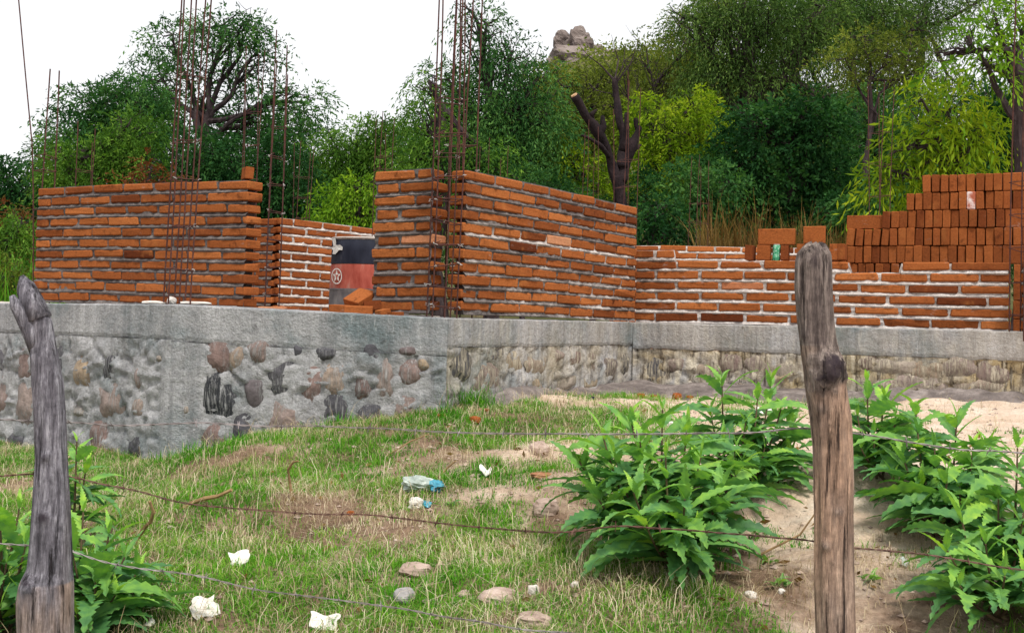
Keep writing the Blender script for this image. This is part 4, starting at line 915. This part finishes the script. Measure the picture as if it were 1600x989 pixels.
# dead cut tree
DTX, DTY = 968, 15.5
b = W(972, 470, DTY); b[2] = float(gz(b[0], DTY))-.1
e = empty('dead_tree', tuple(b), 'dead dark tree with lopped limbs rising behind the slanting wall', 'dead tree')
BARK2 = m_noise('blackened_bark', [(.3, (.008, .006, .008)), (.6, (.028, .018, .02)), (.78, (.09, .065, .065))], 9, .95, 30, .9, .03, (1, 1, .4))
def dl(pts, rs, sides=12, cap=True):
    m = MB(); P = np.array([W(x, y, DTY+d) for x, y, d in pts]); t0 = np.linspace(0, 1, len(P)); t = np.linspace(0, 1, len(P)*5)
    PP = np.stack([np.interp(t, t0, P[:, k]) for k in range(3)], 1); Rr = np.interp(t, t0, rs)*DTY/F
    PP += (fbm(PP, 3, 3)[:, None]-.5)*.05; Rr = Rr*.66*(1+(vn(PP, 6, 8)-.5)*.7)
    m.tube(PP, Rr, sides)
    c = MB(); d = PP[-1]-PP[-2]; d /= np.linalg.norm(d); c.tube([PP[-1]-d*.01, PP[-1]+d*.015], [Rr[-1]*.8, Rr[-1]*.7], 10)
    return m, c
tr_m = MB()
m, c = dl([(972,480,0),(972,330,0),(968,295,0),(966,275,0)], [20,19,17,16]); tr = m.build('trunk', BARK2, e, smooth=True)
for pts, rs in [([(968,290,0),(958,262,0),(950,235,-.1),(935,205,-.2),(915,180,-.3),(897,150,-.4)], [15,14,13,12,10,9]),
                ([(970,285,0),(978,250,.1),(988,225,.1),(998,200,.1)], [15,12,11,8]),
                ([(972,262,0),(976,225,.2),(968,190,.2),(962,150,.3),(960,126,.3)], [12,11,8,8,6]),
                ([(976,235,.1),(979,200,0),(979,178,0)], [10,7,6]),
                ([(952,245,-.1),(935,225,-.3),(910,212,-.4)], [7,5,3]),
                ([(938,208,-.2),(944,196,-.2),(942,182,-.2)], [9,7,6]), ([(926,190,-.2),(925,178,-.3),(932,172,-.3)], [7,6,3]), ([(995,215,.1),(993,195,.1),(994,186,.1)], [6,5,5]), ([(985,240,.1),(1000,228,.2)], [5,3])]:
    m, c = dl(pts, rs); l = m.build('limb', BARK2, e, smooth=True); c.build('cut_face', BARK2 if rnd.random() < .85 else CUT, l)
for pts, rs in [([(960,128,.3),(940,105,.3),(918,88,.2),(905,70,.2)], [3,2,1.2,.6]), ([(960,128,.3),(965,95,.4),(955,55,.4)], [2.6,1.6,.5]), ([(962,130,.3),(985,100,.3),(1000,60,.3)], [2.5,1.5,.5]), ([(961,128,.3),(970,110,.2),(978,70,.3)], [2,1.2,.5])]:
    m, c = dl(pts, rs, 5); m.build('sprout', BARK, e)

# ------------------------------------------------------------------ grass
def blades(P, h, wd, az, lean, tint, mat, name, label, cat, curl=1.0):
    n = len(P); k = 4; V = np.empty((n, k*2, 3)); d = np.stack([np.cos(az), np.sin(az)], 1); s = np.stack([-np.sin(az), np.cos(az)], 1)
    for i in range(k):
        t = i/(k-1); a = lean*(t**1.4)*curl
        hor = h*t*np.sin(a); ver = h*t*np.cos(a); w_ = wd*(1-t**1.5*.9)*.5
        c = P+np.concatenate([d*hor[:, None], ver[:, None]], 1)
        V[:, 2*i, :] = c; V[:, 2*i+1, :] = c; V[:, 2*i, :2] += s*w_[:, None]; V[:, 2*i+1, :2] -= s*w_[:, None]
    b = (np.arange(n)*k*2)[:, None]; Q = np.concatenate([np.stack([b+2*i, b+2*i+1, b+2*i+3, b+2*i+2], 2).reshape(n, 4) for i in range(k-1)])
    return tag(fastmesh(name, V.reshape(-1, 3), Q, np.repeat(tint, k*2), mat), label, cat, kind='stuff')
GP = [(-1.8,6.1,.9),(-3,6.5,.7),(-1,5.9,.9),(-.4,5.8,1.0),(0,6.2,.9),(.4,6.1,.7),(.1,5.55,.25),(.6,6.6,.1),(.9,6.2,.05),(1.7,5.6,0),(1.5,4.6,.0),(2.3,4.7,.0),(3,6.5,0),(.3,5.4,.3),(-.4,5.4,.6),(-1.2,5.4,.5),(-2,5.2,.7),(-.3,4.7,.6),(-1,4.6,.85),(-2,4.4,.8),
      (.3,4.6,.6),(0,4.1,.9),(-.6,4,1),(-1.4,3.9,.7),(.4,3.6,.55),(-.2,3.5,.85),(-1,3.4,.9),(-1.8,3.3,.8),(.8,3.9,.2),(1.1,3.9,.12),(.9,3.3,.4),(1.3,3.3,.3),(1.7,3.5,.2),(1.0,4.5,.05),(.8,5.0,.2),(-2.5,3.5,.8),(.1,3.0,.6),(-.33,5.0,.15),(-.75,4.65,.25),(2.2,3.8,.4),(.45,5.8,.75)]
def gd(X, Y): return idw(X, Y, GP, .03, 1.6)
n = 36000; X = rng.uniform(-3.8, 3.0, n); Y_ = 2.6+4.9*rng.random(n)**1.15
P2 = np.stack([X, Y_, X*0], 1); den = gd(X, Y_)*1.15+(fbm(P2, 3.2, 17, 3)-.5)*3.0*np.minimum(1, gd(X, Y_)*2); ok = (rng.random(n)*.7+.2 < den) & (Y_ < front(X)-.03); X, Y_ = X[ok], Y_[ok]
nb_ = 22; XB = np.repeat(X, nb_)+rng.normal(0, .028, len(X)*nb_); YB = np.repeat(Y_, nb_)+rng.normal(0, .028, len(X)*nb_); ok = YB < front(XB)-.01; XB, YB = XB[ok], YB[ok]
tuft = np.repeat(rng.random(len(X)), nb_)[ok]
L_GRASS = m_leaf('grass_green', [(0, (.022, .11, .01)), (.45, (.08, .28, .016)), (.8, (.21, .38, .045)), (1, (.54, .50, .22))], .3, .6, 1.5)
L_STRAW = m_leaf('straw', [(0, (.14, .085, .04)), (.5, (.45, .36, .23)), (1, (.80, .72, .55))], .15, .7, 3)
m_ = len(XB); blades(np.stack([XB, YB, gz(XB, YB)-.004], 1), rng.uniform(.012, .055, m_)*(.6+.7*tuft), rng.uniform(.0020, .0042, m_), rng.uniform(0, 6.28, m_), rng.uniform(.3, 2.0, m_), np.clip(tuft*.6+rng.normal(.15, .18, m_), 0, 1), L_GRASS, 'grass', 'short green tufted grass over the bank in front of the foundation', 'grass')
n = 150000; X = rng.uniform(-3.8, 3.0, n); Y_ = 2.6+4.9*rng.random(n)**1.1; P2 = np.stack([X, Y_, X*0], 1)
sd = np.clip(1.0-sandf(X, Y_)*.95, .03, 1)*(.10+1.6*np.clip(fbm(P2, 3.3, 51, 3)-.28, 0, 1)*2); ok = (rng.random(n) < sd) & (Y_ < front(X)-.02); X, Y_ = X[ok], Y_[ok]; n = len(X)
cl_ = vn(np.stack([X, Y_, X*0], 1), 2.5, 61)*12.0
blades(np.stack([X, Y_, gz(X, Y_)+rng.uniform(0, .012, n)], 1), rng.uniform(.03, .10, n), rng.uniform(.0010, .0022, n), cl_+rng.normal(0, .8, n), rng.uniform(1.1, 2.7, n), rng.random(n), L_STRAW, 'dry_grass', 'dry straw coloured grass lying between the green tufts', 'dry grass', 1.05)
# long seed stalks and loops
n = 2600; X = rng.uniform(-3.2, 1.4, n); Y_ = rng.uniform(2.9, 6.2, n); ok = (Y_ < front(X)-.05) & (gd(X, Y_) > .3); X, Y_ = X[ok], Y_[ok]; n = len(X)
blades(np.stack([X, Y_, gz(X, Y_)], 1), rng.uniform(.10, .24, n), np.full(n, .0022), rng.uniform(0, 6.28, n), rng.uniform(.5, 2.6, n), rng.random(n), L_STRAW, 'grass_stalks', 'long pale grass stalks arching over the green turf', 'dry grass', 1.0)
# dry grass bank behind far wall
n = 2600; X = rng.uniform(2.1, 3.9, n); Y_ = np.full(n, 13.4)+rng.uniform(-.3, .6, n); X = X*Y_/13.4
blades(np.stack([X, Y_, np.full(n, E+.35)+rng.uniform(-.2, .2, n)], 1), rng.uniform(.35, .85, n)*(.6+.6*vn(np.stack([X, Y_, X*0], 1), 4)), rng.uniform(.008, .02, n), rng.uniform(0, 6.28, n), rng.uniform(0, .6, n), rng.random(n), L_BRN, 'dry_grass_bank', 'tall brown dry grass behind the far low wall', 'dry grass')
n = 2500; X = rng.uniform(-7.5, -4.1, n); Y_ = rng.uniform(9.8, 12.5, n)
blades(np.stack([X, Y_, gz(X, Y_)], 1), rng.uniform(.2, .55, n), rng.uniform(.006, .012, n), rng.uniform(0, 6.28, n), rng.uniform(0, .8, n), rng.random(n)*.8, L_GRASS, 'tall_grass', 'tall green grass beyond the far left wall end', 'grass')
# wild grass clump at the corner foot
def clump(px, py, n, h, sp, label, mat=L_GRASS):
    g = G(px, py); X = g[0]+rng.normal(0, sp, n); Y_ = g[1]+rng.normal(0, sp*.6, n); Y_ = np.minimum(Y_, front(X)-.02)
    V, = [None]; o = blades(np.stack([X, Y_, gz(X, Y_)], 1), rng.uniform(.4, 1, n)*h, rng.uniform(.003, .006, n), rng.uniform(0, 6.28, n), rng.uniform(.1, 1.1, n), rng.random(n)*.7, mat, 'grass_tuft', label, 'grass tuft')
clump(738, 640, 260, .16, .07, 'tall grass tuft at the foot of the foundation corner')
clump(520, 672, 200, .10, .08, 'green tuft against the foundation below the dark streaked stone')
clump(690, 655, 120, .09, .06, 'small green tuft left of the foundation corner')
clump(300, 715, 240, .10, .12, 'green tuft at the left foundation seam foot')
clump(1040, 875, 200, .12, .14, 'grass tuft under the big leafy weed')

# ------------------------------------------------------------------ leafy weeds
L_WEED = m_leaf('weed_leaf', [(0, (.025, .09, .04)), (.4, (.09, .235, .075)), (.75, (.21, .42, .075)), (1, (.40, .62, .07))], .3, .5, 30, .22, .35)
STEM = m_noise('weed_stem', [(.3, (.06, .035, .03)), (.6, (.13, .09, .05)), (.8, (.16, .22, .06))], 20)
def leafgeo(m, B, az, el, L, wd, curl, tint, rr):
    n = 9; d = np.array([math.cos(az), math.sin(az)]); s = np.array([-d[1], d[0], 0.]); p = np.array(B, float); rows = []; roll = rr.uniform(-.7, .7)
    for i in range(n+1):
        t = i/n; e_ = el-curl*t*t*1.3-curl*.2*t
        if i: p = p+np.array([d[0]*math.cos(e_), d[1]*math.cos(e_), math.sin(e_)])*L/n
        up_ = np.array([-d[0]*math.sin(e_), -d[1]*math.sin(e_), math.cos(e_)]); sd_ = s*math.cos(roll)+up_*math.sin(roll); un = np.cross(np.array([d[0]*math.cos(e_), d[1]*math.cos(e_), math.sin(e_)]), sd_)
        w0 = wd*(min(1, t/.12)**.7*.35+.65*math.sin(math.pi*min(1, t/.62)*.5) if t < .31 else (1-(t-.31)/.69)**.85*.99+.0)*.5; rows.append((p.copy(), sd_, un, w0, np.array([d[0]*math.cos(e_), d[1]*math.cos(e_), math.sin(e_)])))
    V = []; 
    for i, (p, sd_, un, w0, tv) in enumerate(rows):
        V += [p, p+sd_*w0*.5+up_*w0*.18, p-sd_*w0*.5+up_*w0*.18]
        for sg in (1, -1):
            V += [p+sg*sd_*w0*.84+up_*w0*.24, p+sg*sd_*w0*1.22+up_*w0*.26+tv*L*.05]      # tooth valley, tooth tip
    Fc = []; q = 7
    for i in range(n):
        a, b = i*q, (i+1)*q
        Fc += [(a, b, b+1, a+1), (a, a+2, b+2, b), (a+1, b+1, b+3, a+3), (a+2, a+4+1, b+4+1, b+2)]
        # indices: +0 mid +1 L half +2 R half +3 valley L +4 tip L +5 valley R +6 tip R
        Fc[-1] = (a+2, a+5, b+5, b+2)
        Fc += [(a+3, b+3, a+4), (a+5, a+6, b+5)]
    m.add(V, Fc, tint)
def weed(px, py, stems, label, lL=.17, seed=0, g=None, shrink=1.1):
    """stems: (dx px, top y px, dY) tips seen in the photo"""
    rr = random.Random(seed); b = G(px, py) if g is None else np.array(g); e = empty('leafy_weed', tuple(b), label, 'weed', 'leafy green weeds')
    fo = MB()
    for (tx, ty, dY) in stems:
        Y = b[1]+dY; tip = W(tx, ty, Y); t = np.linspace(0, 1, 14); st = b+np.array([rr.uniform(-.05, .05), rr.uniform(-.03, .03), -.02])
        mid = st*.45+tip*.55; mid[2] = st[2]+(tip[2]-st[2])*.42; mid[:2] = st[:2]*.35+tip[:2]*.65
        P = np.outer((1-t)**2, st)+np.outer(2*t*(1-t), mid)+np.outer(t*t, tip)
        m = MB(); m.tube(P, np.linspace(.006, .0025, 14), 6); m.build('stem', STEM, e)
        Ls = np.linalg.norm(tip-st); nn = max(6, int(Ls/.042)); az = rr.uniform(0, 6.28)
        for k in range(nn):
            f = .28+.72*(k+1)/nn; q = [np.interp(f, t, P[:, c]) for c in range(3)]
            for pair in range(2):
                a = az+pair*math.pi+rr.uniform(-.35, .35); u = 1-f
                L = lL*rr.uniform(.75, 1.2)*(.42+.95*min(1, u*4.2))*(1-.25*max(0, u-.5)); el = 1.2-min(1.0, u*4.5)*.88+rr.uniform(-.3, .25); cu = .1+rr.uniform(0, .62)+.15*min(1, u*3)
                tn = .95-.55*min(1, u*3.2)+rr.uniform(-.25, .22)
                tn = 1.0 if rr.random() < .04 else tn; leafgeo(fo, q, a, el, L*shrink, L*shrink*rr.uniform(.22, .30), cu, min(1, max(0, tn)), rr)
            az += 1.57+rr.uniform(-.3, .3)
    fo.build('foliage', L_WEED, e, smooth=False)
weed(1045, 884, [(940,672,.05),(985,650,.1),(1035,640,.2),(1000,690,-.1),(1075,665,.1),(905,720,.1),(930,770,-.1),(1040,715,-.15),(1095,715,.0),(1130,760,-.1),(1070,780,-.3),(990,770,-.25),(1130,690,.2),(960,710,0),(1090,830,-.3),(1010,820,-.32),(1160,720,.2)],
     'biggest bright green weed with jagged leaves, left of the right fence post', seed=3)
weed(1150, 790, [(1128,592,.2),(1185,610,.1),(1205,595,.3),(1220,640,.1),(1165,660,0),(1110,640,.2),(1240,660,.2),(1195,700,0),(1235,710,.1),(1150,700,-.1)],
     'tall weed touching the left side of the right fence post', seed=8, lL=.16)
weed(1372, 745, [(1355,598,.15),(1340,650,.1),(1382,620,.2),(1365,680,0),(1400,650,.1),(1420,690,.0),(1345,700,-.05)], 'weed just right of the right fence post against the sand', seed=13, lL=.16)
weed(1480, 850, [(1430,635,.2),(1495,655,.2),(1460,700,.1),(1410,710,.1),(1520,700,.1),(1440,760,0),(1500,760,-.1),(1545,700,.2),(1395,745,.1),(1480,740,-.1),(1545,770,0)], 'broad dark-stemmed weed near the right picture edge', seed=21, lL=.17)
weed(1560, 960, [(1500,800,.0),(1560,780,.1),(1590,700,.2),(1600,800,0),(1540,850,-.15),(1480,860,-.1),(1600,900,-.2),(1640,780,.1),(1500,915,-.2),(1570,900,-.25),(1620,720,.1)], 'weed in the bottom right corner', seed=34, lL=.16)
gl = lambda px, Y: (W(px, 900, Y)[0], Y, float(gz(W(px, 900, Y)[0], Y)))
weed(140, 985, [(130,800,.1),(170,835,.0),(195,870,.1),(110,850,-.1),(150,900,-.15),(215,890,.1),(180,930,-.1),(95,900,0),(215,940,0),(120,960,-.2)], 'bright weed right of the left fence post foot', seed=55, lL=.155, g=gl(140, 3.45))
weed(0, 985, [(30,795,.1),(0,800,.0),(-30,830,.1),(40,850,-.05),(10,880,-.1),(-20,900,0),(35,930,-.1),(0,950,-.15)], 'bright weed at the left picture edge behind the fence post', seed=89, lL=.155, g=gl(5, 3.4))
weed(118, 790, [(120,690,0),(135,725,0),(105,740,.05),(90,700,.1)], 'small weed peeking from behind the left fence post', seed=144, lL=.12, g=gl(116, 4.2))
for k, (px, py) in enumerate([(1100,905),(1215,915),(1345,770),(1230,760),(700,790),(1205,880),(1355,905)]):
    g = G(px, py); mm = MB(); rr = random.Random(k+400)
    for q in range(9): leafgeo(mm, (g[0]+rr.uniform(-.02, .02), g[1]+rr.uniform(-.02, .02), g[2]), rr.uniform(0, 6.28), rr.uniform(.3, 1.1), rr.uniform(.03, .07), rr.uniform(.01, .02), .7, rr.uniform(.3, .8), rr)
    mm.build('seedling', L_WEED, label=['small seedling below the big weed', 'small seedling left of the right post foot', 'seedling on the sand right of the right post', 'seedling at the edge of the sand left of the right post', 'small seedling in the grass under the plastic bag', 'tiny seedling on bare soil below the tall weed', 'seedling on bare soil right of the right post foot'][k], cat='seedling', group='small seedlings')

# ------------------------------------------------------------------ litter and stones
PAPER = m_noise('white_paper', [(.3, (.48, .45, .40)), (.6, (.76, .74, .70))], 10, .8, 30, .4, .004, tintmul=False)
PLAST = m_noise('pale_plastic', [(.3, (.25, .30, .27)), (.6, (.50, .56, .52)), (.75, (.74, .78, .76))], 12, .3, 40, .7, .006, spec=.6)
BLUEP = m_noise('blue_plastic', [(.3, (.01, .14, .26)), (.6, (.06, .32, .42)), (.75, (.6, .7, .72))], 22, .35, spec=.6)
def sheet(px, py, wx, wy, label, mat, name='paper_scrap', cat='paper', rot=0, crum=.25, lift=.012, seed=0):
    g = G(px, py); s = g[1]/F; w_, d_ = wx*s, max(wy*s*1.15, .02); m = MB(); n = 9; V = []
    for i in range(n+1):
        for j in range(n+1):
            u, v = i/n-.5, j/n-.5; edge = 1-.3*vn(np.array([u*4+seed, v*4, 1.]))-.3*max(0, u+v-.35-.1*(seed % 3))-.35*max(0, -u+v*.6-.3);
            x, y = u*w_*edge*(1+.3*v), v*d_*edge; X_, Y2 = x*math.cos(rot)-y*math.sin(rot), x*math.sin(rot)+y*math.cos(rot)
            z = float(gz(g[0]+X_, g[1]+Y2)) if False else g[2]+(Y2*.25)
            z += lift+abs(((u*1.3+v*.9+seed*.37) % 1)-.5)*crum*.6*min(w_, .12)+abs(u-.1*seed % .3)*crum*.5*min(w_, .1)+vn(np.array([u*2.5+seed, v*2.5, 3.]))*.012+v*d_*.3
            V.append((g[0]+X_, g[1]+Y2, z))
    F_ = [(i*(n+1)+j, (i+1)*(n+1)+j, (i+1)*(n+1)+j+1, i*(n+1)+j+1) for i in range(n) for j in range(n)]
    m.add(V, F_); V2 = [(x, y, z-.0015) for x, y, z in V]; m.add(V2, [q[::-1] for q in F_])
    return m.build(name, mat, label=label, cat=cat)
sheet(374, 882, 38, 26, 'crumpled white paper in the grass right of the left post weed', PAPER, seed=1, rot=.3)
sheet(318, 962, 50, 40, 'larger creased white paper near the bottom left', PAPER, seed=2, rot=.6)
sheet(505, 982, 62, 30, 'flat white sheet cut by the bottom picture edge', PAPER, seed=3, rot=-.1, crum=.1)
sheet(234, 984, 16, 12, 'tiny curled white scrap at the bottom left edge', PAPER, seed=4)
sheet(757, 748, 24, 14, 'small white scrap right of the plastic bag', PAPER, seed=5, crum=.8)
sheet(1194, 648, 34, 12, 'white paper lying on the sand behind the tall weed', PAPER, seed=6)
sheet(1413, 886, 14, 14, 'shiny clear plastic scrap on the bank right of the right post', PLAST, 'plastic_scrap', 'plastic scrap', seed=7)
sheet(1407, 771, 20, 8, 'tiny white scrap caught among the right weed leaves', PAPER, seed=8)
g = G(662, 766); s = g[1]/F; e = empty('plastic_bag', tuple(g), 'crumpled translucent plastic bag with blue print in the grass', 'plastic bag')
m = MB(); m.blob(g+np.array([-8*s, 0, .022]), (26*s, .05, 12*s), .5, 5, 16, .7); m.build('bag_body', PLAST, e)
m = MB(); m.blob(g+np.array([20*s, -.01, .018]), (16*s, .04, 10*s), .5, 9, 14, .8); m.build('printed_part', BLUEP, e)
g = G(655, 792); e = empty('plastic_wrapper', tuple(g), 'torn white and blue wrapper just below the plastic bag', 'wrapper')
m = MB(); m.blob(g+np.array([-4*s, 0, .015]), (11*s, .03, 9*s), .5, 15, 14, .8); m.build('wrapper_film', PAPER, e)
m = MB(); m.blob(g+np.array([10*s, -.01, .012]), (8*s, .03, 6*s), .5, 19, 14, .8); m.build('printed_part', BLUEP, e)
RK = m_noise('pink_rock', [(.3, (.24, .17, .14)), (.55, (.42, .32, .27)), (.75, (.58, .49, .44))], 20, bs=60)
RKG = m_noise('grey_rock', [(.3, (.22, .21, .21)), (.55, (.38, .36, .36)), (.75, (.5, .47, .46))], 16, bs=60)
RKW = m_noise('white_rock', [(.3, (.48, .44, .40)), (.55, (.66, .62, .58)), (.75, (.78, .74, .7))], 20, bs=60)
def rock(px, py, w_, h_, label, mat, name='rock', cat='rock', rough=.35, flat=.8):
    g = G(px, py+h_*.35); s = g[1]/F; m = MB(); m.blob(g+np.array([0, 0, h_*s*.22]), (w_*s*.52, w_*s*.5, h_*s*.55), .5, int(px), 12, rough, flat); return m.build(name, mat, label=label, cat=cat)
rock(632, 928, 34, 26, 'round grey stone low in the middle of the grass', RKG, rough=.15, flat=1)
rock(843, 700, 30, 24, 'pinkish pointed rock at the edge of the sand left of the big weed', RK)
rock(853, 791, 36, 26, 'brownish rock left of the big weed', RK)
rock(834, 920, 17, 16, 'small white stone left of the big weed foot', RKW)
rock(1172, 928, 18, 12, 'small pale stone on bare soil below the big weed', RKW)
rock(898, 912, 13, 10, 'tiny pale stone in the grass near the small white stone', RKW)
rock(1221, 923, 10, 9, 'tiny white stone left of the right post foot', RKW)
rock(780, 930, 60, 26, 'straw covered lump of earth right of the round grey stone', RK, rough=.3)
rock(835, 968, 48, 22, 'flat broken pinkish rock at the bottom centre', RK)
rock(650, 888, 44, 20, 'half buried pinkish rock above the round grey stone', RK)
rock(725, 929, 22, 14, 'brown clod beside the straw covered lump', RK)
rock(1048, 662, 14, 9, 'tiny white pebble on the sand behind the big weed', RKW)
rock(845, 741, 34, 8, 'rusty brown dead leaf heap left of the big weed', m_noise('rusty', [(.3, (.2, .08, .04)), (.7, (.42, .22, .12))], 30), 'dead_leaf', 'dead leaf')
for k, (px, py, w_, h_, lab) in enumerate([(742, 655, 18, 11, 'orange brick fragment in the grass near the foundation corner'), (1058, 619, 13, 11, 'orange brick chip on the sand near the right foundation'), (1001, 618, 12, 9, 'small brick chip at the inner foundation corner'), (1022, 619, 12, 5, 'flat brick chip between two chips near the right foundation'),
                                    (690, 650, 16, 8, 'red brick chip in the grass left of the foundation corner'), (1078, 620, 12, 4, 'thin brick chip right of the orange chip on the sand'), (548, 801, 12, 7, 'tiny brick chip in the grass below the middle barbed wire'), (755, 640, 20, 6, 'dark red brick shard under the tall grass tuft')]):
    rock(px, py, w_, h_, lab, BR, 'brick_fragment', 'brick fragment', .3, .6)
rock(928, 622, 16, 6, 'small black rag on the mud under the right foundation', DK, 'rag', 'rag')
# dust and small stones on the ledge
for k, (px, py, w_, h_, lab) in enumerate([(268, 470, 12, 11, 'white stone at the foot of the tall cage'), (240, 473, 34, 5, 'low heap of pale mortar dust left of the tall cage'), (305, 474, 46, 5, 'low heap of pale mortar dust right of the tall cage')]):
    c = W(px, py, 6.66); s = 6.66/F; m = MB(); m.blob(c, (w_*s*.55, .05, h_*s*.6), .5, int(px), 12, .3); m.build('stone' if k == 0 else 'mortar_heap', RKW, label=lab, cat='stone' if k == 0 else 'mortar heap')
# fallen leaves
n = 900; X = rng.uniform(-2.8, 2.2, n); Y_ = rng.uniform(2.8, 6.2, n); ok = (Y_ < front(X)-.1) & (rng.random(n) < .35+.6*(gd(X, Y_) < .5)); X, Y_ = X[ok], Y_[ok]; n = len(X)
L_ = rng.uniform(.015, .045, n); Dv = rng.normal(size=(n, 3)); Dv[:, 2] = np.abs(Dv[:, 2])*.25
V, Q, T = leaves(np.stack([X, Y_, gz(X, Y_)+.012], 1), Dv, L_, L_*.45, rng.random(n))
tag(fastmesh('fallen_leaves', V, Q, T, L_BRN), 'dry brown fallen leaves and bits of bark scattered on the bank', 'fallen leaves', kind='stuff')
# pebbles
n = 9000; X = rng.uniform(-3, 3.2, n); Y_ = rng.uniform(2.8, 7.4, n); ok = (Y_ < front(X)-.06) & (rng.random(n) < .3+np.exp(-((sandf(X, Y_)-.45)/.25)**2)*.6); X, Y_ = X[ok], Y_[ok]; m = MB()
ico = [(0,0,1),(1,0,0),(0,1,0),(-1,0,0),(0,-1,0),(0,0,-1)]
for x, y in zip(X, Y_):
    r_ = rnd.choice([.002, .003, .003, .004, .005, .006, .009, .012])*rnd.uniform(.8, 1.3); z = float(0)
    m.add([(x+a*r_*rnd.uniform(.8, 1.4), y+b*r_*rnd.uniform(.8, 1.4), c*r_*.7) for a, b, c in ico], [(0,1,2),(0,2,3),(0,3,4),(0,4,1),(5,2,1),(5,3,2),(5,4,3),(5,1,4)], rnd.random())
Vv = np.concatenate(m.v); zz = np.repeat(gz(X, Y_), 6); Vv[:, 2] += zz+.002; m.v = [Vv]
m.build('pebbles', RK, kind='stuff', label='small pebbles scattered over the sand and soil', cat='pebbles')
# dead stalks and dry leaves
def stick(pts, label, name='dry_stalk', cat='dry stalk', r=.006):
    g = G(*pts[0]); P = [g]+[W(x, y, g[1]-.02*i) for i, (x, y) in enumerate(pts[1:])]; m = MB(); m.tube(P, [r*(1-.5*i/len(P)) for i in range(len(P))], 6); m.build(name, m_st, label=label, cat=cat)
m_st = m_noise('dry_stem', [(.3, (.16, .10, .05)), (.6, (.34, .22, .11)), (.8, (.5, .38, .22))], 20)
stick([(457, 782), (453, 755), (450, 733), (458, 722), (466, 720)], 'broken brown stalk standing in the grass right of the left post')
stick([(205, 858), (215, 840), (228, 822), (235, 815), (240, 800), (234, 783)], 'curled tan dry stalk right of the left weed', r=.009)
stick([(285, 795), (300, 786), (318, 779), (340, 775), (362, 765)], 'tan dry twig with a swollen middle below the seam foot', r=.011)
stick([(690, 742), (700, 730), (712, 720)], 'short dark twig above the white scrap', r=.005)
stick([(1180, 870), (1250, 835), (1275, 800)], 'thin dry twig lying on the bank left of the right post', r=.004)
stick([(600, 715), (640, 690), (670, 678)], 'thin pale twig in the grass under the top barbed wire', r=.004)
